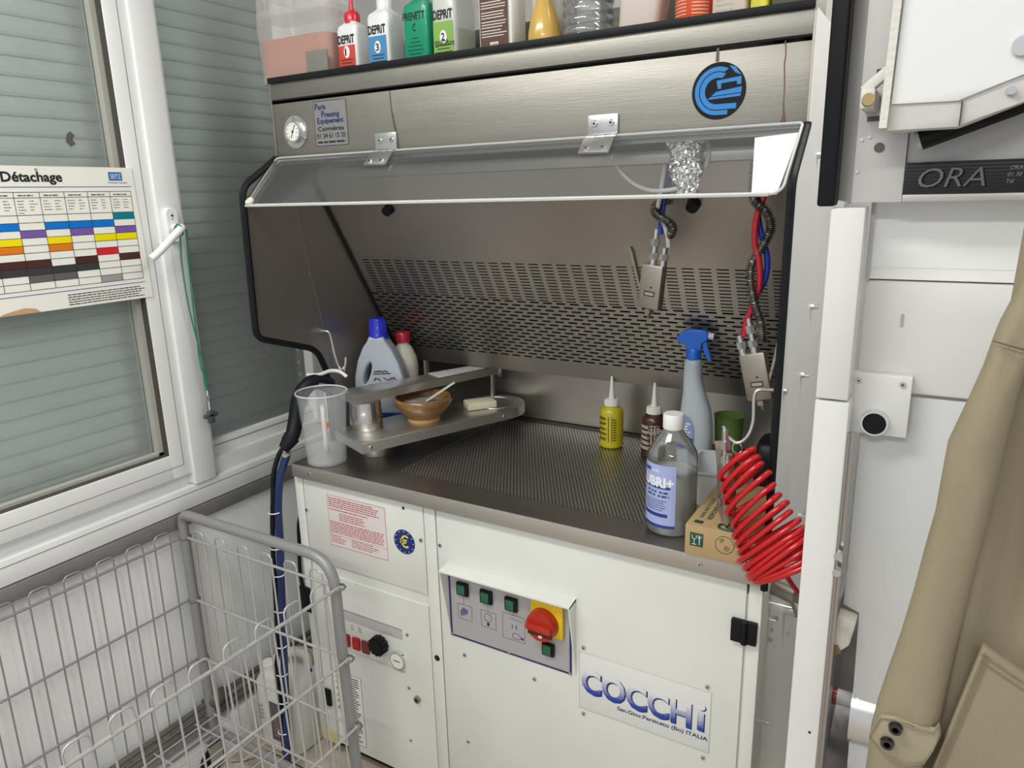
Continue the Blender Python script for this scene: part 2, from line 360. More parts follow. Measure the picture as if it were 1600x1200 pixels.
# stain-removal chart on the pane
def chart():
    xx = XW+.012
    t = thing('stain_chart', (xx, -.5, .428), 'white stain-removal chart with coloured grid taped over the left window', 'poster')
    b = B().prism([(xx-.004, -.86, .432), (xx-.004, -.150, .430), (xx-.004, -.157, .722), (xx-.004, -.86, .722)], (.004, 0, 0)); obj('board', b, mat('chart_board', (.84, .825, .76), .35, var=.03, vscale=5), t)
    x1 = xx+.0006
    b = B()
    b.text('Détachage', (x1, -.4325, .692), Y_, Z_, .0185, width=.118, bold=.042)
    obj('title', b, INKB, t)
    obj('emblem', B().quad((x1, -.214, .694), (x1, -.183, .694), (x1, -.183, .712), (x1, -.214, .712)), ink('emblem_blue', (.03, .16, .42)), t)
    obj('emblem_lettering', B().text('SEITZ', (x1+.0004, -.210, .698), Y_, Z_, .010, width=.024, bold=.0), INKW, t)
    b = B().text('The fresher company', (x1, -.2175, .688), Y_, Z_, .0035, width=.045)
    yc = [-.168-.0495*i for i in range(14)]; zr = [.626-.0150*i for i in range(11)]
    l = .0005
    for y in yc: b.quad((x1, y-l, zr[-1]), (x1, y+l, zr[-1]), (x1, y+l, .671), (x1, y-l, .671))
    for zz in zr+[.671, .660]: b.quad((x1, yc[-1], zz-l), (x1, yc[0], zz-l), (x1, yc[0], zz+l), (x1, yc[-1], zz+l))
    for i in range(12):
        y0 = yc[i+1]
        b.lines((x1, y0+.008, .6635), Y_, Z_, .032, 1, .004, .002, ragged=.1)
        b.lines((x1, y0+.005, .653), Y_, Z_, .017, 4 if i != 4 else 5, .0058, .0011, ragged=.5); b.lines((x1, y0+.028, .653), Y_, Z_, .015, 4, .0058, .0011, ragged=.5)
    b.lines((x1, -.345, .457), Y_, Z_, .178, 5, .0052, .0019, ragged=.12)
    obj('fine_print', b, INKB, t)
    b = B()
    for zz in (.681, .467): b.quad((x1, -.86, zz-.0007), (x1, -.165, zz-.0007), (x1, -.165, zz+.0007), (x1, -.86, zz+.0007))
    obj('ruled_line', b, ink('rule_blue', (.05, .12, .40)), t)
    C = dict(t=(.0, .20, .27), b=(.0, .17, .62), p=(.18, .10, .36), y=(.86, .72, .0), o=(.72, .19, .01), r=(.65, .02, .03), n=(.07, .025, .02), k=(.045, .045, .05), g=(.12, .12, .12), l=(.33, .33, .34))
    cells = {0: {1: 't', 3: 'p', 4: 'y', 7: 'n'}, 1: {2: 'b', 4: 'y', 6: 'r', 10: 'l'}, 2: {2: 'b', 3: 'p', 7: 'n', 8: 'k'}, 3: {2: 'b', 4: 'y', 5: 'o', 8: 'k', 9: 'g'}, 4: {3: 'p', 7: 'n', 8: 'k', 9: 'g'}, 5: {2: 'b', 4: 'y', 5: 'o', 7: 'n', 8: 'k'}, 6: {3: 'p', 7: 'n', 8: 'k'}, 7: {2: 'b', 5: 'o'}, 8: {1: 't', 4: 'y'}, 9: {3: 'p', 6: 'r'}}
    b = B(); names = list(C)
    for ci, d in cells.items():
        for ri, k in d.items():
            b.quad((x1-.0002, yc[ci+1]+l, zr[ri]+l), (x1-.0002, yc[ci]-l, zr[ri]+l), (x1-.0002, yc[ci]-l, zr[ri-1]-l), (x1-.0002, yc[ci+1]+l, zr[ri-1]-l), m=names.index(k))
    obj('colour_cell', b, [ink('cell_'+k, C[k], .35) for k in names], t)
    b = B().fill((x1, -.455, .4315), Y_, Z_, [[(-.03, 0), (.05, 0), (.04, .008), (.02, .011), (0, .008), (-.02, .004)]]); obj('tan_picture', b, ink('tan', (.55, .33, .15)), t)
    b = B().cyl((xx, -.364, .715), (xx+.001, -.364, .715), .003, seg=16); obj('eyelet', b, ink('eyelet', (.3, .3, .25)), t)
chart()

# pipes along the foot of the left wall
def pipe(z, r, yy, y1, label, extra=False):
    b = B().cyl((XW+.02, yy, z), (XW+.02, y1, z), r, seg=14)
    if extra: b.sphere((XW+.035, -.155, z+.01), .026, (.8, 1, .9)).cyl((XW+.02, -.18, z), (XW+.02, -.12, z), .016)
    return tag(obj('wall_pipe', b, mat('old_pipe', (.13, .115, .095), .6, .3, bump=.3, bscale=80, var=.3, vscale=20)), label, 'pipe')
pipe(-.672, .008, -3, .6, 'thin dull pipe with valve running along left wall, upper of two', True)
pipe(-.712, .012, -3, .6, 'thicker dark pipe along the foot of left wall, lower of two')
struct(obj('baseboard_left', B().box(XW, XW+.030, -3.4, .6, FZ, -.745, bev=.004), WALL))

# ================================================================== SPOTTING CABINET
st = thing('spotting_table', (.57, .3, FZ), 'stainless steel and white enamel spotting table with fume hood', 'cleaning machine')
SEAM = ink('seam_shadow', (.05, .05, .045), .8)
body = obj('cabinet_body', B().box(-.012, 1.152, .021, .59, -.82, -.065).box(.02, 1.12, .05, .56, FZ, -.82, m=1), [WHITE, DARK], st)
def door(name, x0, x1, z0, z1, **k): return obj(name, B().box(x0, x1, .015, .0195, z0, z1, bev=.0012), WHITE, st, **k)
door('side_stile', -.012, .0155, -.82, -.036)
pu = door('upper_panel', .0185, .3985, -.2675, -.036)
door('side_stile', .4005, .4325, -.82, -.036)
md = door('front_door', .4355, 1.1245, -.82, -.036)
door('side_stile', 1.1285, 1.152, -.82, -.036)
# lower panel has a cut-out for the steam controls
b = B()
for x0, x1, z0, z1 in ((.0185, .097, -.82, -.2985), (.312, .3985, -.82, -.2985), (.097, .312, -.387, -.2985), (.097, .312, -.82, -.512)): b.box(x0, x1, .0155, .0195, z0, z1)
pd = obj('lower_panel', b, WHITE, st)
b = B().box(.018, .3995, .0192, .0205, -.2995, -.2665); obj('panel_divider', b, WHITE, st)
# recess of the steam controls
b = B().prism([(.097, .0195, -.512), (.097, .0195, -.387), (.097, .060, -.410), (.097, .040, -.512)], (.215, 0, 0))
bb = B(); # open recess: back plate leaning
bb.quad((.097, .0215, -.512), (.312, .0215, -.512), (.312, .0208, -.387), (.097, .0208, -.387))
b.bm.free()
cp = obj('control_plate', bb, mat('satin_plate', (.62, .61, .62), .35, .35), pd)
def rocker(x, c, nm='rocker_switch'):
    obj(nm, B().box(x-.012, x+.012, .013, .021, -.497, -.462, bev=.002), pl('rocker_'+nm+str(c), c, .25), pd)
rocker(.117, (.35, .01, .01)); rocker(.152, (.45, .01, .01)); rocker(.184, (.17, .03, .025))
b = B()
for i in range(12):
    a = i*math.pi/6; b.cyl((.236+.0215*math.cos(a), .018, -.452+.0215*math.sin(a)), (.236+.0215*math.cos(a), -.002, -.452+.0215*math.sin(a)), .0045, seg=8)
b.cyl((.236, .018, -.452), (.236, -.004, -.452), .023, .021, seg=24); obj('regulator_knob', b, BLACKP, pd)
b = B().cyl((.294, .0205, -.478), (.294, .008, -.478), .024, seg=32, m=0).cyl((.294, .0078, -.478), (.294, .0076, -.478), .020, seg=32, m=1)
b.box(.283, .304, .0070, .0074, -.4785, -.4765, m=2); obj('pressure_gauge', b, [CHROME, PAPER, INKB], pd)
b = B().lines((.135, .0200, -.432), X_, Z_, .012, 3, .006, .0025).lines((.160, .0200, -.432), X_, Z_, .012, 3, .006, .0025).lines((.215, .0200, -.418), X_, Z_, .004, 1, .006, .0025).lines((.268, .0200, -.418), X_, Z_, .003, 1, .006, .003)
obj('fine_print', b, INKG, cp)
# panel fasteners
b = B()
for x, z in ((.016+.006, -.128), (.389, -.128)): screw(b, (x, .0150, z), (0, -1, 0), .0055)
obj('screw', b, [ZINC, INKB], pu)
b = B().cyl((.342, .0149, -.0575), (.342, .0147, -.0575), .004, m=0, seg=16); obj('screw_hole', b, DARK, pu)
b = B(); screw(b, (.328, .0155, -.396), (0, -1, 0), .005); screw(b, (.322, .0155, -.549), (0, -1, 0), .005); screw(b, (.316, .0155, -.707), (0, -1, 0), .0045); screw(b, (.075, .0155, -.60), (0, -1, 0), .0045)
obj('screw', b, [ZINC, INKB], pd)
b = B().cyl((.348, .0155, -.572), (.348, .008, -.572), .0095, .0085, seg=24).cyl((.348, .008, -.572), (.348, .0075, -.572), .004, m=1, seg=12); obj('panel_lock', b, [mat('brass_lock', (.38, .34, .24), .3, 1), DARK], pd)
obj('plug_hole', B().cyl((.416, .0149, -.432), (.416, .0147, -.432), .008, seg=20), DARK, st)
b = B(); 
for x, z in ((.4435, -.128), (.498, -.396), (.684, -.395), (.497, -.636), (.803, -.277), (1.063, -.278), (.803, -.438), (1.061, -.44)): screw(b, (x, .0150, z), (0, -1, 0), .0052)
obj('screw', b, [ZINC, INKB], md)
# red-printed notice, round euro sticker
b = B().box(.098, .286, .0143, .0149, -.207, -.068); nt_ = obj('notice_label', b, ink('notice_paper', (.72, .66, .65)), pu)
b = B(); l = .0005
for a in ((.0985, .0995, -.2065, -.0685), (.2845, .2855, -.2065, -.0685), (.0985, .2855, -.2065, -.2055), (.0985, .2855, -.0695, -.0685), (.0985, .2855, -.1765, -.1758)):
    b.quad((a[0], .0141, a[2]), (a[1], .0141, a[2]), (a[1], .0141, a[3]), (a[0], .0141, a[3]))
b.lines((.103, .0141, -.078), X_, Z_, .168, 5, .0055, .0024, ragged=.15).lines((.103, .0141, -.108), X_, Z_, .17, 1, .0055, .0024).lines((.135, .0141, -.1165), X_, Z_, .09, 4, .0055, .0022, ragged=.3)
b.lines((.103, .0141, -.142), X_, Z_, .175, 6, .0055, .0024, ragged=.1).lines((.103, .0141, -.181), X_, Z_, .05, 4, .0055, .002, ragged=.6).lines((.17, .0141, -.181), X_, Z_, .09, 4, .0055, .002, ragged=.3)
obj('fine_print', b, INKR, nt_)
eu = obj('round_sticker', B().cyl((.339, .0149, -.144), (.339, .0142, -.144), .031, seg=40), ink('euro_blue', (.01, .03, .16), .35), pu)
b = B().text('€', (.326, .0138, -.158), X_, Z_, .030, width=.026, bold=.02); obj('lettering', b, ink('yellow', (.75, .62, .10)), eu)
b = B()
for i in range(12):
    a = i*math.pi/6; c = (.339+.0265*math.cos(a), .0139, -.144+.0265*math.sin(a)); b.fill(c, X_, Z_, [[((.0022 if k % 2 == 0 else .0009)*math.sin(k*math.pi/5), (.0022 if k % 2 == 0 else .0009)*math.cos(k*math.pi/5)) for k in range(10)]])
obj('star', b, INKW, eu)
# instruction label on the lower panel
lb = obj('instruction_label', B().box(.060, .158, .0148, .0154, -.797, -.583), PAPER, pd)
b = B().lines((.086, .0146, -.594), X_, Z_, .066, 27, .0074, .0030, ragged=.25, words=False)
for a in ((.059, .159, -.7975, -.7965), (.059, .159, -.5835, -.5825), (.1575, .1585, -.797, -.583)): b.quad((a[0], .0146, a[2]), (a[1], .0146, a[2]), (a[1], .0146, a[3]), (a[0], .0146, a[3]))
obj('fine_print', b, INKB, lb)
b = B()
for i, zz in enumerate((-.60, -.62, -.64, -.66, -.68, -.70)):
    b.fill((.071, .0146, zz), X_, Z_, [[(-.007, -.006), (.007, -.006), (0, .007)]] if i % 3 == 0 else [[(.006*math.cos(k*.523), .006*math.sin(k*.523)) for k in range(12)]], m=0 if i < 2 else 1)
obj('warning_sign', b, [ink('warn_yellow', (.6, .48, .08)), INKG], lb)
# control shroud with switches
cs = obj('switch_plate', B().box(.463, .776, .0135, .0149, -.352, -.190), mat('switch_plate_grey', (.44, .43, .44), .42, .25), md)
b = B()
for a in ((.463, .468, -.352, -.19), (.771, .776, -.352, -.19), (.463, .776, -.352, -.3475)): b.quad((a[0], .0132, a[2]), (a[1], .0132, a[2]), (a[1], .0132, a[3]), (a[0], .0132, a[3]))
obj('blue_border', b, ink('plate_blue', (.03, .025, .12)), cs)
b = B()
def frame(b, x0, x1, z0, z1, y=.0132, l=.0004):
    for a in ((x0, x0+2*l, z0, z1), (x1-2*l, x1, z0, z1), (x0, x1, z0, z0+2*l), (x0, x1, z1-2*l, z1)): b.quad((a[0], y, a[2]), (a[1], y, a[2]), (a[1], y, a[3]), (a[0], y, a[3]))
frame(b, .486, .525, -.300, -.262); frame(b, .549, .589, -.302, -.260); frame(b, .606, .663, -.313, -.250)
for x, z0, z1 in ((.503, -.262, -.240), (.568, -.260, -.242), (.634, -.250, -.244)): b.quad((x-.0004, .0132, z0), (x+.0004, .0132, z0), (x+.0004, .0132, z1), (x-.0004, .0132, z1))
b.tube([(.568+.010*math.cos(t*.4), .0130, -.276+.010*math.sin(t*.4)) for t in range(16)], .0004, seg=4, closed=True)
b.box(.565, .571, .0129, .0132, -.297, -.289)
for x in (.631, .641): b.fill((x, .0131, -.283), X_, Z_, [[(-.0006, .003), (-.0006, .010), (.0006, .010), (.0006, .003), (.0022, .003), (0, -.001), (-.0022, .003)]])
b.fill((.640, .0131, -.264), X_, Z_, [[(-.018, .006), (-.004, .007), (.018, .003), (.018, 0), (.003, 0), (-.016, .004)]], m=1)
b.tube([(.641+.010*math.cos(t*.5), .0130, -.301+.007*math.sin(t*.5+.4*math.sin(t))) for t in range(13)], .0004, seg=4, closed=True)
b.fill((.652, .0131, -.303), X_, Z_, [[(0, -.0025), (.004, -.0025), (.004, -.005), (.0085, 0), (.004, .005), (.004, .0025), (0, .0025)]], m=2)
for k in range(5): b.tube([(.496+.004*k, .0130, -.292+.002*k), (.494+.004*k, .0130, -.280), (.502+.003*k, .0130, -.270-.001*k)], .0012, seg=4, m=2)
obj('pictogram', b, [INKB, INKG, ink('picto_blue', (.05, .06, .22))], cs)
def push(x, z, s=.0155, dep=.008):
    o = obj('push_button', B().box(x-s, x+s, .0055, .0135, z-s*1.05, z+s*1.05, bev=.002), BLACKP, cs)
    obj('green_lens', B().box(x-s*.75, x+s*.55, .0035, .006, z-s*.8, z+s*.75, bev=.0012), pl('green_lens', (.02, .12, .065), .25), o)
push(.504, -.220); push(.5675, -.222); push(.632, -.222); push(.722, -.3045, .0145)
ms = obj('main_switch', B().box(.683, .760, .004, .0135, -.270, -.190, bev=.004), pl('yellow_plate', (.75, .50, .01)), cs)
b = B().cyl((.715, .004, -.240), (.715, -.014, -.240), .0355, .0335, seg=40).obox((.715, -.018, -.240), (1, 0, -.04), (0, 1, 0), (0.04, 0, 1), .029, .008, .006, m=0, bev=.002)
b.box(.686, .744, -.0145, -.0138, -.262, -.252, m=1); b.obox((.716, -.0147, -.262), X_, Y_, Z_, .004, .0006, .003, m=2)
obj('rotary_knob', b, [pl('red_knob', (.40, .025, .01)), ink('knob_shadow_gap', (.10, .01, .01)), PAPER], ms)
b = B()
for x in (.466, .6205, .772): screw(b, (x, .0135, -.349), (0, -1, 0), .0036)
obj('screw', b, [ZINC, INKB], cs)
# sloping hood over the switches
b = B(); T = .003
yb, zb = .0150, -.168
b.prism([(.460, yb, -.167), (.460, -.018, -.172), (.460, -.018, -.176), (.460, yb, -.173)], (.326, 0, 0))
for x in (.460, .783): b.prism([(x, yb, -.168), (x, -.018, -.173), (x, yb, -.352)], (T, 0, 0))
obj('switch_canopy', b, WHITE, md)
# maker's plate
bp = obj('brand_plate', B().box(.7935, 1.072, .0138, .0149, -.4245, -.288, bev=.0005), mat('brand_plate_white', (.70, .715, .68), .35), md)
b = B(); frame(b, .7935, 1.072, -.4245, -.288, y=.0136, l=.0003); obj('plate_edge', b, INKG, bp)
gm = mat('lettering_gradient', (.02, .06, .40), .35); g = gm.node_tree; N = g.nodes; tc = N.new('ShaderNodeTexCoord'); sp = N.new('ShaderNodeSeparateXYZ'); rp = N.new('ShaderNodeValToRGB')
g.links.new(tc.outputs['Generated'], sp.inputs[0]); g.links.new(sp.outputs['Z'], rp.inputs[0]); g.links.new(rp.outputs[0], N['Principled BSDF'].inputs['Base Color'])
rp.color_ramp.elements[0].color = (.015, .05, .36, 1); rp.color_ramp.elements[0].position = .12; rp.color_ramp.elements[1].color = (.74, .74, .76, 1); rp.color_ramp.elements[1].position = .8
def cocchi(y, dx, dz, mt, nm, bold):
    b = B().text('COCCH', (.7985+dx, y, -.3795+dz), X_, Z_, .0525, width=.236, bold=bold); b.fill((1.047+dx, y, -.3795+dz), X_, Z_, [[(0, 0), (.0125, 0), (.0125, .042), (0, .042)], ])
    b.fill((1.0532+dx, y, -.3255+dz), X_, Z_, [[(.0085*math.cos(k*.4488), .0075*math.sin(k*.4488)) for k in range(14)]])
    obj(nm, b, mt, bp)
cocchi(.0136, .0025, -.0018, INKN, 'lettering_shadow', .060); cocchi(.0133, 0, 0, gm, 'lettering', .040)
b = B().text('San.Giov.Persiceto (Bo) ITALIA', (.880, .0134, -.398), X_, Z_, .0085, width=.189, bold=.03); obj('address_lettering', b, INKN, bp)
b = B()
for k, ch in enumerate('SRL'): b.text(ch, (1.051, .0131, -.349-.0085*k), X_, Z_, .005)
obj('small_lettering', b, INKW, bp)
b = B().box(1.102, 1.1255, .004, .015, -.158, -.1135, bev=.002).box(1.1275, 1.148, .004, .015, -.158, -.1135, bev=.002).cyl((1.1265, .005, -.158), (1.1265, .005, -.1135), .006, seg=14); obj('door_hinge', b, BLACKP, md)
# worktop with lip around the sunk grate
b = B()
gx0, gx1, gy0, gy1 = .276, .965, .081, .575
for x0, x1, y0, y1 in ((0, gx0, 0, .59), (gx1, 1.152, 0, .59), (gx0, gx1, 0, gy0), (gx0, gx1, gy1, .59)): b.box(x0, x1, y0, y1, -.0035, -.0006)
obj('worktop_lip', B().box(0, 1.152, -.0008, .002, -.034, -.0003, bev=.0008), LIPM, st); b.box(0, .002, .003, .59, -.034, -.0006); b.box(1.150, 1.152, .003, .59, -.034, -.0006)
b.box(0, 1.152, .59, .592, -.003, .18); wt = obj('worktop', b, STEELD, st)
b = B(); screw(b, (.060, 0, -.017), (0, -1, 0), .0058); screw(b, (1.042, 0, -.018), (0, -1, 0), .0058); obj('screw', b, [ZINC, INKB], wt)
obj('riser_gap', B().box(.02, 1.13, .588, .5895, .001, .006), DARK, wt)
b = B().box(gx0, gx1, gy0, gy1, -.060, -.058).box(gx0, gx0+.001, gy0, gy1, -.06, -.003).box(gx1-.001, gx1, gy0, gy1, -.06, -.003).box(gx0, gx1, gy0, gy0+.001, -.06, -.003).box(gx0, gx1, gy1-.001, gy1, -.06, -.003)
obj('suction_basin', b, DARK, wt)
b = B(); px, py = .0088, .0076; zg = -.0012
row = 0; y = gy0+.006
while y < gy1-.006:
    x = gx0+.006 + (px/2 if row % 2 else 0)
    while x < gx1-.006:
        O = []; I = []
        for k in range(6):
            a = math.pi/2+k*math.pi/3; O.append(b.bm.verts.new((x+px/math.sqrt(3)*math.cos(a), y+py*.667*math.sin(a), zg))); I.append(b.bm.verts.new((x+.0028*math.cos(a), y+.0028*math.sin(a), zg)))
        b.skin(O, I, 0); x += px
    y += py; row += 1
b.box(gx0+.001, gx0+.0035, gy0+.004, gy1-.004, -.004, -.0006)
obj('perforated_grate', b, mat('grate_steel', (.62, .60, .56), .4, 1), wt)
# inclined perforated back panel
kk = 1/1.741; cc = .231+.625*kk
def PP(x, z, off=0): return (x, cc-kk*z - off*.867, z - off*.498)
b = B()
def strip(x0, x1, z0, z1): b.quad(PP(x0, z0), PP(x1, z0), PP(x1, z1), PP(x0, z1))
bands = [('p', .482-.0077*i, .0026, .037, .0255, .002) for i in range(13)] + [('s', .383-.0101*i, .0042, .0365, .0245, -.02+(.018 if i % 2 else 0)) for i in range(17)]
XL, XR = -.028, 1.157
prevz = .745
for _, zc, th, pitch, ln, xs in bands:
    strip(XL, XR, zc+th/2, prevz); x = XL; sx = xs
    while sx < XL: sx += pitch
    while sx+ln < XR-.035:
        strip(x, sx, zc-th/2, zc+th/2); x = sx+ln; sx += pitch
    strip(x, XR, zc-th/2, zc+th/2); prevz = zc-th/2
strip(XL, XR, .170, prevz)
b.quad(PP(XL, .170), PP(XR, .170), (XR, .5895, .178), (XL, .5895, .178))
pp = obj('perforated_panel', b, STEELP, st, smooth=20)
obj('suction_duct', B().quad(*[PP(x, z, -.03) for x, z in ((XL, .17), (XR, .17), (XR, .745), (XL, .745))]), DARK, st)
obj('edge_seal', B().tube([PP(XL+.003, .745, .003), PP(XL+.003, .172, .003)], .0042, seg=6), BLACK, pp)
for x in (.176, .936):
    c = Vector(PP(x, .617)); n = Vector((0, -.867, -.498)); obj('panel_knob', B().cyl(c, c+n*.018, .014, .012, seg=20), BLACKP, pp)
# side panels
RP = roundpoly([(-.012, -.038), (-.012, .652), (.083, .735), (.083, .905), (.60, .905), (.60, -.028)], [0, .02, .008, 0, 0, 0])
LP_ = roundpoly([(.185, -.004), (.183, .195), (.155, .262), (-.035, .325), (-.028, .672), (.083, .738), (.083, .905), (.60, .905), (.60, -.004)], [0, .02, .035, .025, .028, .008, 0, 0, 0])
def sidepanel(poly, x, t, nm, mats):
    b = B().prism([(x, y, z) for y, z in poly], (t, 0, 0)); return obj(nm, b, mats, st)
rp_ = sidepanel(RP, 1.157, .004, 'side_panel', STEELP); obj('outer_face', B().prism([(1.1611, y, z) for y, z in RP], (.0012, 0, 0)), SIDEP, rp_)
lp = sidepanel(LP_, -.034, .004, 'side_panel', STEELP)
i0 = next(i for i, p in enumerate(RP) if p[1] > .7)
obj('edge_trim', B().tube([(1.159, y-.002, max(z, -.030)) for y, z in RP if y < .084 and z < .74], .0065, seg=8), BLACK, rp_)
obj('edge_trim', B().tube([(-.032, y-.002, z) for y, z in LP_ if z < .745 and y < .19], .0082, seg=8), BLACK, lp)
b = B()
for (y, z) in ((.239, .426), (.188, .307), (.292, -.015), (.18, .693)):
    b.cyl((1.1622, y, z), (1.168, y, z), .0055, seg=6).cyl((1.168, y, z), (1.176, y, z), .003, seg=8)
b.cyl((1.1622, .025, .316), (1.167, .025, .316), .006, seg=6); obj('nut', b, ZINC, rp_)
b = B().cyl((-.0298, .15, .46), (-.028, .15, .46), .002, seg=8); obj('rivet', b, ZINC, lp)
obj('sheet_joint', B().prism([(-.0298, .118, .66), (-.0298, .123, .66), (-.0298, .207, .20), (-.0298, .203, .20)], (.0012, 0, 0)), STEELP, lp)
# hood
yh = .085
b = B().box(-.03, 1.157, yh, yh+.003, .735, .8672, bev=.001).box(-.03, 1.157, yh-.002, yh+.002, .8690, .908, bev=.001).box(-.03, 1.157, yh, yh+.003, .86, .872, m=1)
b.box(-.03, 1.157, yh, .60, .902, .905).box(-.03, 1.157, yh, yh+.022, .733, .7355)
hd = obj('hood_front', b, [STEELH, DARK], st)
obj('shelf_edge_trim', B().box(-.032, 1.159, yh-.009, yh-.002, .9045, .917, bev=.002), BLACK, hd)
b = B().box(.05, 1.12, .15, .19, .690, .715, bev=.003).box(0, 1.12, .19, .22, .735, .75, bev=.003).box(-.028, 1.155, .10, .12, .725, .74)
obj('hood_rail', b, STEELP, st)
obj('shelf_upstand', B().box(.160, 1.15, .2315, .234, .905, .985), STEELH, st); obj('shelf_bracket', B().box(.083, .147, .0920, .0945, .9055, .963).box(.083, .0855, .0945, .0985, .9055, .963), STEELH, st)
# gauge, plate, logo
pg = obj('pressure_gauge', B().cyl((.037, yh, .795), (.037, yh-.002, .795), .036, seg=40).cyl((.037, yh-.002, .795), (.037, yh-.010, .795), .025, .024, seg=40, m=1).cyl((.037, yh-.0101, .795), (.037, yh-.0103, .795), .020, seg=40, m=2), [ZINC, CHROME, PAPER], st)
b = B()
for k in range(9):
    a = R(225-33.75*k); b.quad(*[(.037+r*math.cos(a+e), yh-.0105, .795+r*math.sin(a+e)) for r, e in ((.014, -.04), (.0185, -.04), (.0185, .04), (.014, .04))])
b.quad((.030, yh-.0106, .782), (.032, yh-.0106, .781), (.046, yh-.0106, .809), (.044, yh-.0106, .810)); b.cyl((.037, yh-.0103, .795), (.037, yh-.011, .795), .003, seg=12)
obj('dial_mark', b, INKB, pg)
b = B()
for a in (90, 210, 330): screw(b, (.037+.031*math.cos(R(a)), yh-.002, .795+.031*math.sin(R(a))), (0, -1, 0), .004)
obj('screw', b, [ZINC, INKB], pg)
pe = obj('supplier_plate', B().box(.100, .198, yh-.0012, yh, .7595, .8555), mat('supplier_grey', (.30, .295, .30), .35, .4), st)
b = B(); frame(b, .100, .198, .7595, .8555, y=yh-.0014, l=.0005)
yt = yh-.0016
b.text('P', (.104, yt, .838), X_, Z_, .013, m=1, bold=.03).text('aris', (.114, yt, .838), X_, Z_, .0105, m=1, width=.023, bold=.045)
b.text('P', (.122, yt, .821), X_, Z_, .013, m=1, bold=.03).text('ressing', (.132, yt, .821), X_, Z_, .0105, m=1, width=.045, bold=.045)
b.text('E', (.108, yt, .807), X_, Z_, .013, m=1, bold=.03).text('quipement', (.118, yt, .808), X_, Z_, .0105, m=1, width=.070, bold=.045)
b.text('Coignières', (.109, yt, .7915), X_, Z_, .0095, width=.078, bold=.03).text('01 34 61 15 20', (.105, yt, .776), X_, Z_, .0105, width=.086, bold=.02)
b.lines((.106, yt, .7655), X_, Z_, .085, 1, .005, .004, ragged=0)
obj('lettering', b, [INKB, INKN], pe)
lc = (1.016, .799)
lg = obj('round_badge', B().cyl((lc[0], yh, lc[1]), (lc[0], yh-.0015, lc[1]), .0445, seg=56), BLACKP, st)
BLU = ink('badge_blue', (.03, .22, .58), .35)
def arcpts(r, a0, a1, n=24): return [(r*math.cos(R(a0+(a1-a0)*i/n)), r*math.sin(R(a0+(a1-a0)*i/n))) for i in range(n+1)]
b = B(); oo = (lc[0], yh-.0018, lc[1])
def cband(ro, ri, xt):   # a broad C whose lower arm runs straight to the right
    cx0 = -.002
    return [(cx0+x, y) for x, y in arcpts(ro, 62, 270)] + [(xt, -ro), (xt, -ri)] + [(cx0+x, y) for x, y in arcpts(ri, 270, 70)]
b.fill(oo, X_, Z_, [cband(.0375, .0305, .016)]); b.fill(oo, X_, Z_, [cband(.0290, .0205, .030)])
b.fill(oo, X_, Z_, [[(-.004, .016), (.0365, .020), (.0365, .008), (.030, .0075), (.029, .013), (.004, .0115), (.004, .003), (-.001, .003)]])
b.fill(oo, X_, Z_, [[(-.004, -.001), (.038, .004), (.037, -.005), (-.012, -.0075)]]); b.fill(oo, X_, Z_, [[(-.0135, -.0088), (.037, -.0063), (.036, -.0105), (-.018, -.0125)]])
b.fill(oo, X_, Z_, [[(.016, .038), (.026, .035), (.036, .022), (.026, .026)]])
obj('badge_print', b, BLU, lg)
b = B().fill((.325, yh-.0012, .74), X_, Z_, [[(-.004, .12), (-.0025, .12), (-.0005, .085), (.004, .06), (.009, .03), (.011, 0), (.008, .012), (.002, .05), (-.002, .08)]]); 
b.fill((1.118, yh-.0012, .74), X_, Z_, [[(-.0018, .124), (.0, .124), (.0018, .105), (.0006, .088), (.0022, .070), (.0030, .050), (.0028, .034), (.0045, .018), (.0075, .006), (.0070, .002), (-.001, .003), (.0020, .014), (.0014, .034), (.0016, .050), (.0004, .070), (-.0012, .090), (.0002, .104)]], m=1)
b.fill((1.012, yh-.0012, .845), X_, Z_, [[(-.002, .02), (.002, .02), (.0025, 0), (-.003, 0)]])
obj('stain_streak', b, [ink('stain', (.12, .095, .06), .6), ink('rust_stain', (.16, .075, .04), .6)], hd)
# clear visor hanging from two hinges
vz0, vz1 = .631, .738; vy0, vy1 = -.030, .078
def VV(x, t, off=0): return Vector((x, vy0+(vy1-vy0)*t, vz0+(vz1-vz0)*t)) + Vector((0, -.7, .7))*off
vl = .008; vpoly = roundpoly([(-.020, 0), (1.150, 0), (1.153, 1), (-.022, 1)], 0)
L_ = math.hypot(vy1-vy0, vz1-vz0)
out2 = roundpoly([(-.024, 0), (1.148, 0), (1.153, L_), (-.026, L_)], [0, .022, .006, .012])
b = B().prism([VV(x, s/L_) for x, s in out2], Vector((0, -.7, .7))*.005)
vi = obj('visor', b, clear('acrylic', (.95, .96, .965), .55, haze=.035, rough=.05, blend=.12), st)
EDGE = mat('acrylic_edge', (.80, .81, .78), .2, trans=.35, ior=1.3)
b = B().tube([VV(x, s/L_, .0025) for x, s in out2], .0022, seg=6, closed=True); b.tube([VV(x, 0.0, .0025) for x in (-.022, .5, 1.13)], .0036, seg=6)
obj('polished_edge', b, EDGE, vi)
c = VV(-.012, .06, .004); obj('edge_cap', B().cyl(c, c+Vector((0, -.7, .7))*.006, .010, seg=20), mat('cream_plastic', (.72, .70, .60), .4), vi)
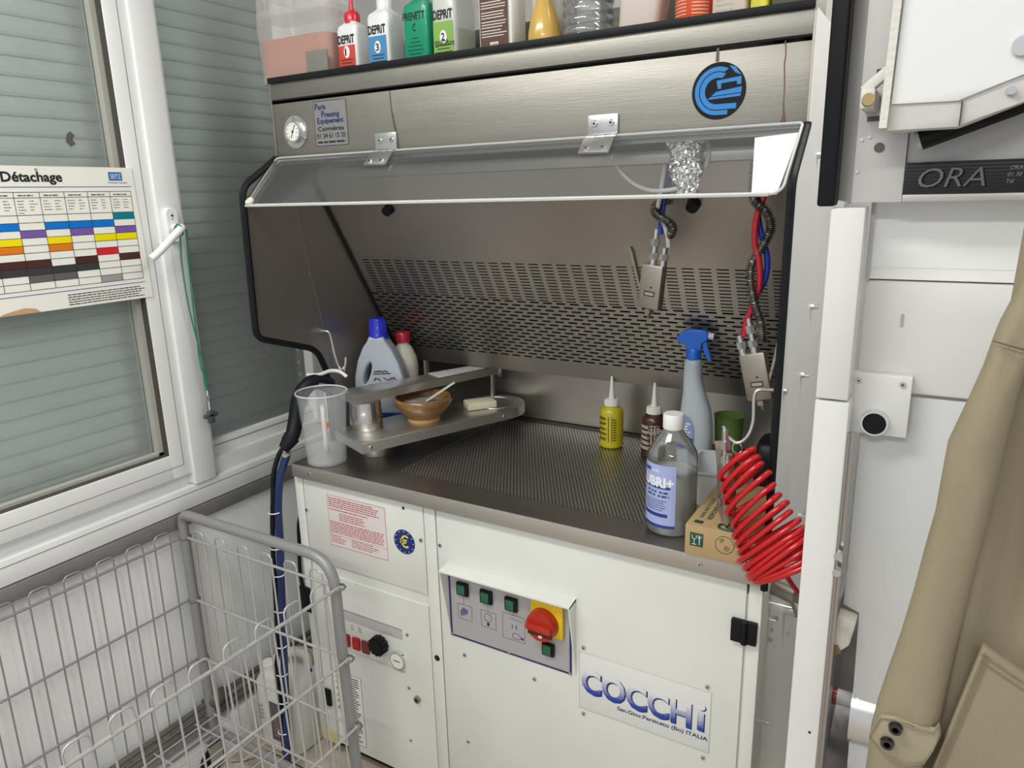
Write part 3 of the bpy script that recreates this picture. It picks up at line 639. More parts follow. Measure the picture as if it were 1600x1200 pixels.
for x0 in (.278, .782):
    hg = obj('visor_hinge', B().box(x0, x0+.058, yh-.006, yh-.0005, .742, .777, bev=.001), ZINC, st)
    b = B()
    for k in range(3): b.cyl((x0+.0005+k*.0195, yh-.010, .738), (x0+.0185+k*.0195, yh-.010, .738), .0058, seg=14)
    obj('hinge_knuckle', b, ZINC, hg)
    ct = VV(x0+.029, .80, .0085); obj('hinge_leaf', B().obox(ct, X_, (0, .71, .70), (0, -.7, .7), .029, .019, .003, bev=.0008), ZINC, hg)
    b = B()
    for dx in (.013, .045):
        screw(b, (x0+dx, yh-.006, .762), (0, -1, 0), .0065); screw(b, VV(x0+dx, .74, .0115), (0, -.7, .7), .0065)
    obj('screw', b, [ZINC, INKB], hg)
# white sheet added inside the visor's right end, stands in for a reflection
b = B().prism([VV(1.103, .03, -.003), VV(1.140, .03, -.003), VV(1.150, .90, -.003), VV(1.083, .86, -.003)], (0, .0002, -.0002)); tag(obj('reflection_sheet', b, ink('white_sheet', (.88, .89, .90))), 'white sheet imitating a reflection behind right end of clear visor', 'paper')
# crumpled foil sleeve round the hoses behind the visor
b = B(); rr = random.Random(5); rings = []
for i in range(44):
    z = .750-.0028*i; rad = .036-.00035*i+.004*math.sin(i*.3)
    rings.append([b.bm.verts.new((.946+.0002*i+(rad+rr.uniform(-.003, .003))*math.cos(2*math.pi*k/48), .13+(rad*.5+rr.uniform(-.003, .003))*math.sin(2*math.pi*k/48), z+rr.uniform(-.0013, .0013))) for k in range(48)])
for i in range(43): b.skin(rings[i], rings[i+1], 0)
tag(obj('foil_wrap', b, mat('foil', (.85, .85, .86), .16, 1), smooth=12), 'crumpled silver foil wrapped round hoses behind clear visor', 'foil')
# side fittings of the cabinet (right)
b = B().cyl((1.152, .10, -.082), (1.20, .085, -.086), .015, seg=16).cyl((1.195, .088, -.085), (1.222, .060, -.072), .012, seg=12).cyl((1.195, .088, -.086), (1.212, .070, -.112), .011, seg=12)
obj('hose_coupling', b, NICKEL, st)
b = B()
for (y, z, r, h_) in ((.272, -.224, .013, .03), (.127, -.164, .005, .012), (.116, -.184, .004, .006), (.10, -.196, .0045, .008), (.091, -.374, .004, .014), (.32, -.31, .005, .008)): b.cyl((1.152, y, z), (1.152+h_, y, z), r, seg=6 if r < .01 else 14)
obj('side_bolt', b, CHROME, st)
# plug boxes and cable at the left flank
b = B().box(-.03, .012, .004, .015, -.425, -.355, bev=.002); obj('black_catch', b, BLACKP, st)
obj('black_catch', B().box(.022, .045, .006, .015, -.705, -.655, bev=.002), BLACKP, st)
obj('flank_cable', B().tube(bez([(-.02, .10, -.12), (-.055, .06, -.18), (-.06, .05, -.26), (-.045, .03, -.34), (-.02, .02, -.39)], 8), .005, seg=8), BLACK, st)
obj('warning_plate', B().box(.0, .055, .010, .0135, -.825, -.790), [ink('warn_plate', (.62, .55, .25))], st)

# hooks on the side panels
def hook(name, pts, label):
    return tag(obj(name, B().tube(bez(pts, 8), .0032, seg=10), mat('hook_wire', (.62, .62, .62), .35, .8)), label, 'hook')
hkL = [(-.034, .168, .309), (-.012, .168, .309), (-.002, .172, .306), (.0, .176, .29), (.004, .18, .245), (.010, .185, .212), (.020, .186, .205), (.028, .189, .213), (.031, .192, .238)]
o = hook('wire_hook', hkL, 'bent wire hook bolted to inner left side panel'); obj('bolt', B().cyl((-.030, .168, .309), (-.020, .168, .309), .006, seg=6), ZINC, o)
hkR = [(1.166, .022, .318), (1.14, .014, .319), (1.124, .008, .318), (1.119, .006, .305), (1.120, .004, .265), (1.113, .0, .238), (1.098, -.002, .225), (1.082, -.003, .235), (1.073, -.003, .252)]
hook('wire_hook', hkR, 'large bent wire hook on right side panel holding the red coil hose')

# ================================================================== SPRAY GUNS AND HOSES
def gun(loc, rx, ry, rz, flip, label, sc=1.):
    g = thing('spotting_gun', (0, 0, 0), label, 'spray gun', None)
    s = -1 if flip else 1
    obj('gun_body', B().box(-.024, .024, -.011, .011, .020, .108, bev=.005), NICKEL, g)
    obj('nozzle', B().lathe((0, 0, 0), [(.0015, 0), (.005, .010), (.010, .011), (.010, .020)], seg=6), mat('brass_nozzle', (.38, .33, .26), .35, 1), g)
    b = B()
    for x, h1 in ((-.004*s, .175), (.018*s, .142)):
        b.cyl((x, 0, .106), (x, 0, .118), .0075, seg=12).cyl((x, 0, .118), (x, 0, .130), .009, seg=6).cyl((x, 0, .130), (x, 0, h1), .006, seg=12)
        if h1 > .15: b.cyl((x, 0, .143), (x, 0, .157), .0085, seg=6)
    obj('hose_fitting', b, ZINC, g)
    b = B()
    P = [(-.022*s, .055), (-.030*s, .072), (-.040*s, .095), (-.052*s, .125), (-.058*s, .133)]
    for i in range(len(P)-1): b.obox(((P[i][0]+P[i+1][0])/2, 0, (P[i][1]+P[i+1][1])/2), (P[i+1][0]-P[i][0], 0, P[i+1][1]-P[i][1]), Y_, (P[i+1][1]-P[i][1], 0, P[i][0]-P[i+1][0]), math.dist(P[i], P[i+1])/2+.001, .006, .0022)
    obj('trigger_lever', b, NICKEL, g)
    b = B().box(-.010, .013, -.0113, -.0109, .046, .056).cyl((.004, -.0109, .064), (.004, -.0115, .064), .002, seg=8); obj('badge', b, INKB, g)
    b = B().lines((-.008, -.0116, .048), X_, Z_, .019, 1, .01, .006, ragged=0); obj('badge_print', b, ink('badge_grey', (.35, .33, .30)), g)
    g.rotation_euler = (rx, ry, rz); g.location = loc; g.scale = (sc, sc, sc); return g
gun((.861, .20, .392), 0, R(6), R(-10), False, 'spotting gun hanging in mid-hood from blue and white hoses', 1.02)
gun((1.100, .185, .232), 0, R(-14), R(-8), True, 'spotting gun hanging at right of hood from red hose and spring guard', 1.05)
gun((1.086, .005, .0625), R(4), R(3), R(-62), False, 'spotting gun standing nozzle-down on top of the cardboard box', 1.05)
BLUH = pl('blue_hose', (.01, .035, .32)); WHH = pl('white_hose', (.50, .50, .47)); REDH = pl('red_hose', (.42, .015, .025)); 
SPR = mat('spring_guard', (.45, .44, .42), .3, 1)
def hose(nm, pts, r, m, label, corr=0, n=14):
    P = bez(pts, n); b = B()
    if corr:
        P = bez(pts, 90); b.tube(P, lambda t: r*(1+.32*math.sin(t*corr*2*math.pi)), seg=10)
    else: b.tube(P, r, seg=10)
    return tag(obj(nm, b, m), label, 'hose')
hose('blue_air_hose', [(.882, .20, .560), (.884, .198, .585), (.890, .195, .63), (.905, .185, .70), (.915, .18, .76)], .0052, BLUH, 'blue air hose feeding the mid-hood spotting gun')
hose('white_water_hose', [(.900, .199, .535), (.897, .196, .56), (.888, .19, .59), (.880, .185, .605), (.886, .18, .63), (.90, .17, .70), (.91, .17, .75)], .0048, WHH, 'white hose feeding the mid-hood spotting gun')
hose('spring_hose_guard', [(.900, .200, .557), (.909, .192, .571), (.902, .184, .585), (.883, .180, .597), (.874, .186, .610), (.884, .198, .620), (.900, .205, .630), (.905, .205, .70)], .0075, SPR, 'steel spring guard twisted round hoses above mid-hood gun', corr=46)
b = [(.80, .16, .70), (.825, .15, .672), (.86, .14, .650), (.90, .13, .642), (.945, .13, .648), (.975, .14, .670), (.985, .15, .705), (.975, .155, .735)]
hose('looped_tube', b, .0042, WHH, 'thin white tube looped behind the clear visor')
hose('red_air_hose', [(1.055, .19, .372), (1.058, .19, .40), (1.068, .188, .43), (1.078, .186, .47), (1.076, .185, .51), (1.066, .186, .545), (1.066, .188, .59), (1.078, .19, .64), (1.08, .19, .72)], .0058, REDH, 'red air hose feeding the right-hand hanging spotting gun')
hose('blue_air_hose', [(1.072, .192, .41), (1.068, .198, .44), (1.085, .20, .48), (1.086, .20, .52), (1.074, .198, .56), (1.066, .198, .60), (1.07, .2, .66), (1.07, .2, .72)], .0055, BLUH, 'blue air hose twisted with red hose at right of hood')
hose('spring_hose_guard', [(1.090, .186, .365), (1.086, .182, .40), (1.074, .178, .435), (1.064, .180, .475), (1.064, .186, .51), (1.082, .19, .545), (1.092, .188, .575), (1.082, .182, .603), (1.062, .180, .622), (1.058, .184, .66), (1.06, .188, .72)], .0075, SPR, 'long steel spring guard hanging over right-hand spotting gun', corr=92)
# red coil hose
ax = bez([(1.106, -.020, .212), (1.112, -.024, .190), (1.124, -.028, .165), (1.143, -.032, .128), (1.160, -.036, .098), (1.176, -.038, .068), (1.188, -.040, .050), (1.194, -.038, .036)], 40)
pts = []; n = len(ax); turns = 15
for i, p in enumerate(ax):
    t = i/(n-1); T = (ax[min(i+1, n-1)]-ax[max(i-1, 0)]).normalized(); a = Vector((0, 1, 0)); a = (a-T*a.dot(T)).normalized(); c = T.cross(a)
    r = .023+.027*min(1, t*1.5)
    t2 = t**1.3; ph = 2*math.pi*turns*t2
    pts.append((i, p, a, c, r, ph))
fine = []
for i in range(n-1):
    for j in range(3):
        u = j/3; A, Bp = pts[i], pts[i+1]; p = A[1].lerp(Bp[1], u); a = A[2].lerp(Bp[2], u).normalized(); c = A[3].lerp(Bp[3], u).normalized(); r = A[4]+(Bp[4]-A[4])*u; ph = A[5]+(Bp[5]-A[5])*u
        tt = (i+u)/(n-1); wob = 1+.06*math.sin(ph*.37)+.04*math.sin(ph*.11+1); fine.append(p + Vector((0, -.016, 0)) + a*math.cos(ph)*r*wob*.62 + c*math.sin(ph)*r*wob + Vector((0, 0, 1))*(math.sin(ph)*r*(.75-.5*tt)-.008*math.cos(ph)))
tail = [fine[-1].lerp(Vector((1.218, .055, -.068)), s/6)+Vector((0, 0, -.006*math.sin(s/6*3.1))) for s in range(1, 7)]
b = B().tube([(1.094, .0, .186), (1.100, -.006, .205)] + fine + tail, .0046, seg=10)
ch = tag(obj('coiled_air_hose', b, pl('coil_red', (.50, .008, .012), .22)), 'bright red coiled air hose hanging off the right table corner', 'hose')
b = B().tube([(1.098+.008*math.cos(k*.5), -.003, .216+.010*math.sin(k*.5)) for k in range(13)], .0012, seg=6, closed=True); tag(obj('split_ring', b, CHROME), 'small metal ring on the right hook tip', 'ring')

# steam brush on the left hook with its hose bundle
sb = thing('steam_brush', (-.01, .09, .0), 'black steam brush with light lever hanging on left hook above worktop edge', 'steam brush')
b = B().tube(bez([(.0, .155, .165), (-.005, .12, .185), (-.012, .09, .18), (-.02, .065, .15), (-.018, .045, .10), (-.012, .025, .068), (-.02, .012, .050)], 6), lambda t: .021-.003*t, seg=14)
obj('brush_body', b, BLACK, sb)
b = B().tube(bez([(-.022, .10, .205), (.0, .12, .203), (.012, .15, .208), (.03, .165, .205), (.05, .17, .192)], 6), .005, seg=8); obj('lever', b, mat('cream_lever', (.72, .71, .66), .35), sb)
obj('ring', B().tube([(.018+.011*math.cos(k*.5), .186, .203+.011*math.sin(k*.5)) for k in range(13)], .0014, seg=6, closed=True), CHROME, sb)
b = B().cyl((-.012, .022, .062), (-.020, -.002, .036), .022, .014, seg=12); obj('boot', b, BLACK, sb)
obj('hose_clamp', B().cyl((-.014, .004, .030), (-.019, .0, .016), .0105, seg=14).box(-.012, .006, -.012, -.006, .024, .030), ZINC, sb)
hb = thing('hose_bundle', (-.04, -.06, FZ), 'blue and black hoses tied together dropping from left worktop corner to floor', 'hose')
bl = [(-.016, .004, .022), (-.022, -.008, -.01), (-.028, -.020, -.05), (-.032, -.030, -.12), (-.034, -.035, -.22), (-.036, -.045, -.33), (-.036, -.06, -.50), (-.034, -.075, -.66), (-.028, -.095, -.80), (-.005, -.12, FZ+.012), (.06, -.15, FZ+.012)]
obj('blue_hose', B().tube(bez(bl, 10), .0098, seg=12), pl('steam_blue', (.008, .022, .095), .4), hb)
bk = [(-.024, .006, .040), (-.034, -.006, .02), (-.046, -.020, -.03), (-.048, -.030, -.10), (-.050, -.038, -.16), (-.052, -.045, -.24), (-.054, -.052, -.36), (-.052, -.065, -.50), (-.054, -.075, -.56), (-.050, -.08, -.62), (-.044, -.09, -.74), (-.03, -.10, -.82), (.02, -.12, FZ+.012)]
obj('black_hose', B().tube(bez(bk, 10), .0062, seg=10), BLACK, hb)
b = B()
for z in (-.128, -.225, -.30, -.40, -.50, -.58, -.66, -.75):
    y = -.031-.06*(-z-.1) if z > -.4 else -.05-.1*(-z-.4)
    b.tube([(-.041+.017*math.cos(k*.524), y-.003+.012*math.sin(k*.524), z+.002*math.cos(k*.524)) for k in range(12)], .0016, seg=5, closed=True)
obj('cable_tie', b, INKW, hb)
# ================================================================== SLEEVE BOARDS
sd = thing('sleeve_board', (.12, .15, 0), 'double steel sleeve board with rounded end swung over worktop', 'pressing board')
u = Vector((.163, .402, 0)).normalized(); v = Vector((u.y, -u.x, 0))        # along, and to the front-right
def board(c0, ln, w0, w1, z, th, rnd, nm):
    """flat board from near end c0 (right-front corner) along u; w = widths; rounded far end"""
    c0 = Vector((c0[0], c0[1], 0)); P = [c0, c0-v*w0]
    if rnd:
        rad = w1/2; cc_ = c0+u*(ln-rad)-v*(w0/2); 
        for k in range(13): a = math.pi - math.pi*k/12; P.append(cc_ + v*(rad*math.cos(a)) + u*(rad*math.sin(a)))
    else: P += [c0+u*ln-v*((w0+w1)/2), c0+u*ln-v*((w0-w1)/2)]
    b = B()
    b.prism([(p.x, p.y, z-.003) for p in P], (0, 0, .003), bev=.0008)
    n = len(P)
    for i in range(n):
        p, q = P[i], P[(i+1) % n]; b.quad((p.x, p.y, z-th), (q.x, q.y, z-th), (q.x, q.y, z-.001), (p.x, p.y, z-.001))
    return b, P
b, P = board((.204, .041), .538, .155, .175, .07, .026, True, 'l')
lo = obj('lower_board', b, STEEL, sd)
cc_ = Vector((.204, .041, 0))+u*(.538-.0875)-v*.0775
obj('pressed_groove', B().tube([(cc_.x+.062*math.cos(k*.2618), cc_.y+.062*math.sin(k*.2618), .0702) for k in range(24)], .0012, seg=5, closed=True), STEEL, lo)
b = B(); e = Vector((.204, .041, 0)); screw(b, e+u*.024+Vector((0, 0, .056))+v*.0005, v, .0055); screw(b, e+u*.42+v*.010+Vector((0, 0, .056)), v, .004); obj('screw', b, [ZINC, INKB], lo)
b, P = board((.128, .106), .47, .080, .050, .165, .023, False, 'u')
uo = obj('upper_board', b, STEEL, sd)
e = Vector((.128, .106, 0)); q0 = e+u*.25-v*.012; b = B().prism([(p.x, p.y, .1655) for p in (e+u*.26-v*.072, e+u*.26-v*.010, e+u*.465-v*.018, e+u*.465-v*.062)], (0, 0, .002), bev=.0008); obj('padded_strip', b, mat('pad_grey', (.48, .48, .46), .6), uo)
obj('end_bracket', B().obox(e+u*.468-v*.04+Vector((0, 0, .148)), v, u, Z_, .03, .0015, .016), STEEL, uo)
b = B().lathe((.122, .152, .07), [(.041, 0), (.042, .003), (.042, .044), (.0405, .046), (.0405, .072)], seg=40); obj('pivot_post', b, mat('turned_steel', (.55, .53, .50), .22, 1), sd)
obj('foot_post', B().lathe((.135, .17, 0), [(.05, 0), (.05, .067)], seg=28), STEELD, sd)
obj('rear_post', B().lathe(tuple(e+u*.455-v*.04), [(.008, .068), (.008, .142)], seg=12), STEELD, sd)

# bowl, pestle, soap
bw = thing('mortar_bowl', (.218, .271, .0702), 'brown glazed stoneware bowl on the lower sleeve board', 'bowl')
b = B().lathe((.218, .271, .0702), [(.038, 0), (.043, .004), (.041, .010), (.056, .022), (.071, .040), (.077, .053), (.0765, .060), (.073, .064), (.069, .063), (.067, .056), (.056, .036), (.034, .018), (.005, .014)], seg=48, cap1=True)
obj('bowl_body', b, mat('stoneware', (.235, .115, .035), .25, var=.25, vscale=40, coat=.5), bw)
obj('foot_ring', B().lathe((.218, .271, .0702), [(.0425, .0), (.0435, .002), (.0435, .007), (.0425, .009)], seg=48), mat('raw_clay', (.48, .27, .10), .6), bw)
obj('powder', B().lathe((.218, .271, .0702), [(.001, .048), (.030, .050), (.056, .047), (.050, .03), (.03, .02)][::-1], seg=36), mat('soap_paste', (.30, .27, .23), .6, bump=.9, bscale=120, var=.4, vscale=60), bw)
b = B().obox((.258, .295, .145), (.55, .42, .42), (-.6, .8, 0), (-.33, -.25, .9), .045, .008, .0016, bev=.0014); tag(obj('spatula', b, pl('spatula', (.66, .66, .60))), 'white plastic spatula resting in the brown bowl', 'spatula')
def soap():
    a = R(50); c = Vector((.292, .430, .0812)); ux = Vector((math.cos(a), math.sin(a), 0)); uy = Vector((-math.sin(a), math.cos(a), 0))
    return B().obox(c, ux, uy, Z_, .042, .026, .0105, bev=.0045)
tag(obj('soap_bar', soap(), mat('soap', (.62, .59, .44), .45, sss=.1)), 'cream soap bar on the lower sleeve board', 'soap')

# ================================================================== BOTTLES AND CUPS ON THE WORKTOP
TR = mat('milky_plastic', (.66, .70, .74), .3, alpha=.50, coat=.3)
# measuring jug
jx, jy = .070, .056
jg = thing('measuring_jug', (jx, jy, 0), 'clear plastic measuring jug on left front corner of worktop', 'jug')
def jugshape():
    b = B(); seg = 48; rings = []
    for z, r in ((.0, .046), (.003, .049), (.10, .0545), (.176, .060), (.1775, .0635), (.181, .064), (.1825, .063)):
        ring = []
        for i in range(seg):
            t = 2*math.pi*i/seg; k = max(0, math.cos(t-R(142)))**14; rr_ = r+k*.013*max(0, (z-.12)/.06)
            ring.append(b.bm.verts.new((jx+rr_*math.cos(t), jy+rr_*math.sin(t), z+k*.003*max(0, (z-.12)/.06))))
        rings.append(ring)
    for i in range(len(rings)-1): b.skin(rings[i], rings[i+1], 0)
    b.bm.faces.new(rings[0][::-1]); return b
obj('jug_body', jugshape(), mat('jug_plastic', (.74, .77, .79), .22, alpha=.24, coat=.4), jg)
obj('rim', B().tube([(jx+.0625*math.cos(2*math.pi*i/48), jy+.0625*math.sin(2*math.pi*i/48), .182) for i in range(48)], .0020, seg=6, closed=True), mat('jug_rim', (.74, .76, .76), .3, alpha=.7), jg)
hx, hy = jx+.059*math.cos(R(-44)), jy+.059*math.sin(R(-44)); dx, dy = math.cos(R(-44)), math.sin(R(-44))
b = B().tube(bez([(hx, hy, .160), (hx+dx*.026, hy+dy*.026, .158), (hx+dx*.032, hy+dy*.032, .12), (hx+dx*.028, hy+dy*.028, .07), (hx+dx*.010, hy+dy*.010, .052), (hx-dx*.008, hy-dy*.008, .050)], 7), .0062, seg=10); obj('handle', b, mat('jug_handle', (.72, .73, .70), .3, alpha=.62), jg)
obj('water', B().lathe((jx, jy, 0), [(.0465, .0065), (.049, .040)], seg=40), mat('jug_water', (.80, .82, .80), .05, alpha=.16), jg)
b = B(); b.fill((jx+.034, jy-.0460, .115), (.80, .60, 0), Z_, [[(-.012, .003), (.004, .006), (.022, .004), (.020, -.001), (.004, .001)], [(.004, -.001), (.018, .001), (.022, -.006), (.014, -.014), (.003, -.010)]]); obj('orange_mark', b, ink('orange_mark', (.75, .17, .04)), jg)

def squeeze(x, y, col, lab_col, nm, label, word, band):
    t = thing(nm, (x, y, 0), label, 'bottle')
    obj('bottle_body', B().lathe((x, y, 0), [(.027, 0), (.0305, .004), (.0305, .090), (.029, .099), (.021, .107), (.0145, .110)], seg=36), col, t)
    b = B(); 
    for k in range(20): a = 2*math.pi*k/20; b.box(x+.0165*math.cos(a)-.002, x+.0165*math.cos(a)+.002, y+.0165*math.sin(a)-.002, y+.0165*math.sin(a)+.002, .111, .125)
    b.lathe((x, y, .110), [(.018, 0), (.018, .016), (.016, .018)], seg=24)
    obj('ribbed_cap', b, mat('cap_white', (.70, .69, .64), .35), t)
    obj('spout', B().lathe((x, y, .127), [(.0085, 0), (.0055, .027), (.003, .058), (.002, .060)], seg=16), mat('cap_white', (.7, .69, .64)), t)
    # printed wrap on the camera-facing side
    b = B(); rad = .0309
    def arc(a0, a1, z0, z1, m=0):
        n_ = max(2, int((a1-a0)/8)); 
        for i in range(n_):
            A = R(a0+(a1-a0)*i/n_); Bb = R(a0+(a1-a0)*(i+1)/n_); b.quad((x+rad*math.cos(A), y+rad*math.sin(A), z0), (x+rad*math.cos(Bb), y+rad*math.sin(Bb), z0), (x+rad*math.cos(Bb), y+rad*math.sin(Bb), z1), (x+rad*math.cos(A), y+rad*math.sin(A), z1), m=m)
    rng = random.Random(3)
    for k in range(5):
        z1 = .084-.0135*k
        for q in range(3): arc(-150, -150+rng.uniform(48, 62), z1-.0028*q-.002, z1-.0028*q)
    arc(-84, -80, .018, .086); arc(-68, -64, .018, .086)
    for q in range(9): arc(-60, -44, .080-.0068*q-.003, .080-.0068*q)
    if band:
        arc(-92, -44, .064, .066); arc(-92, -44, .084, .0855)
    obj('print', b, lab_col, t)
    if word:
        b = B(); xd = Vector((math.cos(R(22)), math.sin(R(22)), 0)); a = R(-68); b.text(word, Vector((x+.0325*math.cos(a), y+.0325*math.sin(a), .068))-xd*.014, xd, Z_, .010, width=.034, bold=.02); obj('lettering', b, lab_col, t)
    return t
squeeze(.6645, .482, pl('yellow_dye', (.47, .40, .015), .3), ink('dye_dark', (.05, .05, .01)), 'squeeze_bottle', 'yellow squeeze bottle with white spout at rear of the grate', None, False)
squeeze(.786, .462, pl('brown_dye', (.055, .018, .012), .25), ink('dye_light', (.45, .42, .38)), 'squeeze_bottle', 'dark brown squeeze bottle with white spout behind the clear bottle', 'COLOR', True)

# clear one-litre bottle
bx, by = .958, .084
cb = thing('clear_bottle', (bx, by, 0), 'large clear liquid bottle with white cap and lilac label at front', 'bottle')
RB = .048
obj('bottle_shell', B().lathe((bx, by, 0), [(.040, 0), (.046, .004), (RB, .010), (RB, .150), (.0462, .160), (.041, .170), (.0215, .199), (.0160, .206), (.0150, .214)], seg=48, cap1=False), clear('pet', (.93, .94, .935), .95, haze=.04, rough=.03, blend=.32), cb)
obj('cap', B().lathe((bx, by, .207), [(.0195, 0), (.020, .002), (.020, .025), (.018, .0285)], seg=36), mat('cap_bright', (.80, .80, .78), .35), cb)
obj('clear_liquid', B().lathe((bx, by, 0), [(.044, .004), (.0468, .010), (.0468, .122)], seg=48), clear('liquid', (.90, .91, .89), .8, haze=.34, rough=.02, blend=.25), cb)
LAV = ink('lilac', (.36, .43, .72), .35)
def wrap(b, cx_, cy_, rad, a0, s0=0):
    """bend what was drawn at x = distance along the wrap, y = -0.. outwards, round a vertical cylinder; a0 = angle of x 0"""
    for v in b.bm.verts:
        a = a0 + (v.co.x-s0)/rad; r_ = rad - v.co.y; v.co = Vector((cx_+r_*math.cos(a), cy_+r_*math.sin(a), v.co.z))
    return b
def gridquad(b, x0, x1, z0, z1, y, m=0, n=14):
    for i in range(n): p, q = x0+(x1-x0)*i/n, x0+(x1-x0)*(i+1)/n; b.quad((p, y, z0), (q, y, z0), (q, y, z1), (p, y, z1), m=m)
    return b
LL = .0485*R(120)
b = B(); gridquad(b, 0, LL, .020, .146, -.0004)
for z0, z1, xe in ((.020, .026, LL), (.042, .049, LL*.86), (.099, .104, LL*.9)): gridquad(b, 0, xe, z0, z1, -.0006, m=1)
gridquad(b, LL*.3, LL*.48, .131, .137, -.0006, m=1)
lbl = obj('label', wrap(b, bx, by, RB, R(-184)), [LAV, ink('label_navy', (.02, .04, .22), .35)], cb)
b = B().text('LUBRI+', (LL-.082, -.0009, .103), X_, Z_, .0185, width=.078, bold=.06).text('LAVE', (LL*.52, -.0009, .131), X_, Z_, .006, width=.016, bold=.04)
obj('lettering', wrap(b, bx, by, RB, R(-184)), INKW, lbl)
b = B().lines((LL-.060, -.0009, .090), X_, Z_, .048, 2, .0075, .0035, ragged=.2).lines((LL-.066, -.0009, .074), X_, Z_, .052, 5, .0048, .0014, ragged=.2)
obj('fine_print', wrap(b, bx, by, RB, R(-184)), INKN, lbl)

# trigger spray bottle
sx, sy = .906, .372
sp_ = thing('spray_bottle', (sx, sy, 0), 'translucent spray bottle with blue trigger head behind the brown bottle', 'bottle')
obj('bottle_body', B().loft((sx, sy, 0), [(0, .036, .028, 0, .010), (.006, .040, .031, 0, .010), (.07, .041, .031, 0, .010), (.12, .038, .029, 0, .011), (.16, .034, .025, 0, .010), (.20, .025, .021, 0, .005), (.235, .020, .019, 0, 0), (.265, .0195, .019), (.274, .018, .018), (.278, .015, .015)], 40, 2.3), mat('milky_spray', (.50, .56, .61), .3, alpha=.80), sp_)
obj('cleaner_liquid', B().loft((sx, sy, 0), [(.004, .035, .026, 0, .010), (.095, .036, .026, 0, .010)], 40, 2.3), mat('spray_liquid', (.50, .50, .46), .3), sp_)
SB = pl('spray_blue', (.01, .13, .62), .3)
b = B().lathe((sx, sy, .276), [(.0165, 0), (.0165, .022), (.014, .026)], seg=24)
hd_ = Vector((math.cos(R(8)), math.sin(R(8)), 0)); hn = Vector((-hd_.y, hd_.x, 0)); c0 = Vector((sx, sy, .052))
b.fill(c0, hd_, Z_, [[(-.034, .272), (-.024, .284), (-.008, .290), (.022, .289), (.028, .284), (.028, .272), (.016, .264), (.013, .246), (-.013, .246), (-.015, .262), (-.030, .264)]], ext=.007, bev=.003)
b.fill(c0, hd_, Z_, [[(.018, .268), (.024, .270), (.030, .250), (.038, .226), (.034, .223), (.025, .240)]], ext=.003, bev=.002)
obj('trigger_head', b, SB, sp_)
obj('nozzle', B().cyl(c0+hd_*.026+Vector((0, 0, .279)), c0+hd_*.042+Vector((0, 0, .277)), .0085, .0075, seg=20), mat('nozzle_clear', (.55, .58, .62), .3), sp_)
b = B(); lo_ = Vector((sx-.024, sy-.0325, .075)); hd_ = Vector(X_)
b.fill(lo_, hd_, Z_, [roundpoly([(0, .0), (.040, .0), (.040, .055), (.020, .085), (0, .055)], [0, 0, .02, .02, .02])]); b.fill(lo_+Vector((0, -.0004, .002)), hd_, Z_, [[(.001, 0), (.039, 0), (.039, .024), (.001, .024)]], m=1)
b.lines(lo_+Vector((.008, -.0008, .058)), hd_, Z_, .025, 5, .0065, .003, m=2, ragged=.2)
obj('label', b, [ink('label_lilac', (.22, .27, .48)), ink('label_blue', (.02, .05, .28)), INKW], sp_)

# tall detergent bottle with handle hole, red-capped bottle, canister
dx0, dy0 = .050, .305
db = thing('detergent_bottle', (dx0, dy0, 0), 'large milky detergent bottle with blue cap behind the sleeve board', 'bottle')
hd2 = Vector((math.cos(R(-24)), math.sin(R(-24)), 0)).normalized(); hn2 = Vector((-hd2.y, hd2.x, 0)); hd2 = Vector((math.cos(R(24)), math.sin(R(24)), 0)); hn2 = Vector((-hd2.y, hd2.x, 0))
outl = [(-.066, .011), (.070, .011), (.073, .03), (.072, .12), (.066, .165), (.054, .205), (.036, .240), (.020, .262), (.016, .270), (-.018, .270), (-.022, .262), (-.036, .245), (-.054, .21), (-.066, .165), (-.070, .10), (-.070, .03)]
outl = [(x*.92, z) for x, z in outl]; hole = [(-.031+.0165*math.cos(t*.5236)+.012*math.sin(t*.5236), .176+.040*math.sin(t*.5236)) for t in range(12)]
b = B().fill((dx0, dy0, 0), hd2, Z_, [outl, hole], ext=.020, bev=.0075); obj('bottle_body', b, mat('milky_detergent', (.46, .51, .57), .32, alpha=.90, sss=.1), db)
b = B().lathe((dx0, dy0, .270), [(.0265, .0), (.0265, .012), (.0235, .016), (.0215, .052), (.020, .056)], seg=24)
for k in range(18): a = 2*math.pi*k/18; b.cyl((dx0+.0235*math.cos(a), dy0+.0235*math.sin(a), .288), (dx0+.0213*math.cos(a), dy0+.0213*math.sin(a), .320), .0012, seg=5)
obj('cap', b, pl('cap_blue', (.015, .025, .50), .35), db)
fr = Vector((dx0, dy0, 0)) - hn2*.0290
b = B().fill(fr+Vector((0, 0, .006)), hd2, Z_, [[(-.060, 0), (.064, 0), (.066, .06), (-.062, .06)]]); obj('label', b, ink('deep_blue', (.01, .04, .25)), db)
b = B(); rr = random.Random(9)
def scrawl(o_, w_, h_, n_):
    q = [o_ + hd2*(w_*i/n_) + Vector((0, 0, 1))*(h_*rr.uniform(0, 1)) for i in range(n_+1)]; b.tube(q, .0013, seg=4)
scrawl(fr+hd2*-.012+Vector((0, 0, .180)), .040, .007, 16); scrawl(fr+hd2*-.012+Vector((0, 0, .156)), .018, .010, 8); scrawl(fr+hd2*.014+Vector((0, 0, .158)), .036, .010, 12); scrawl(fr+hd2*-.012+Vector((0, 0, .140)), .022, .008, 8); scrawl(fr+hd2*.018+Vector((0, 0, .143)), .018, .006, 7)
for zz, w_ in ((.176, .050), (.130, .030), (.134, .0)): 
    if w_: b.tube([fr-hd2*.014+Vector((0, 0, zz)), fr+hd2*(w_-.014)+Vector((0, 0, zz+.002))], .0012, seg=4)
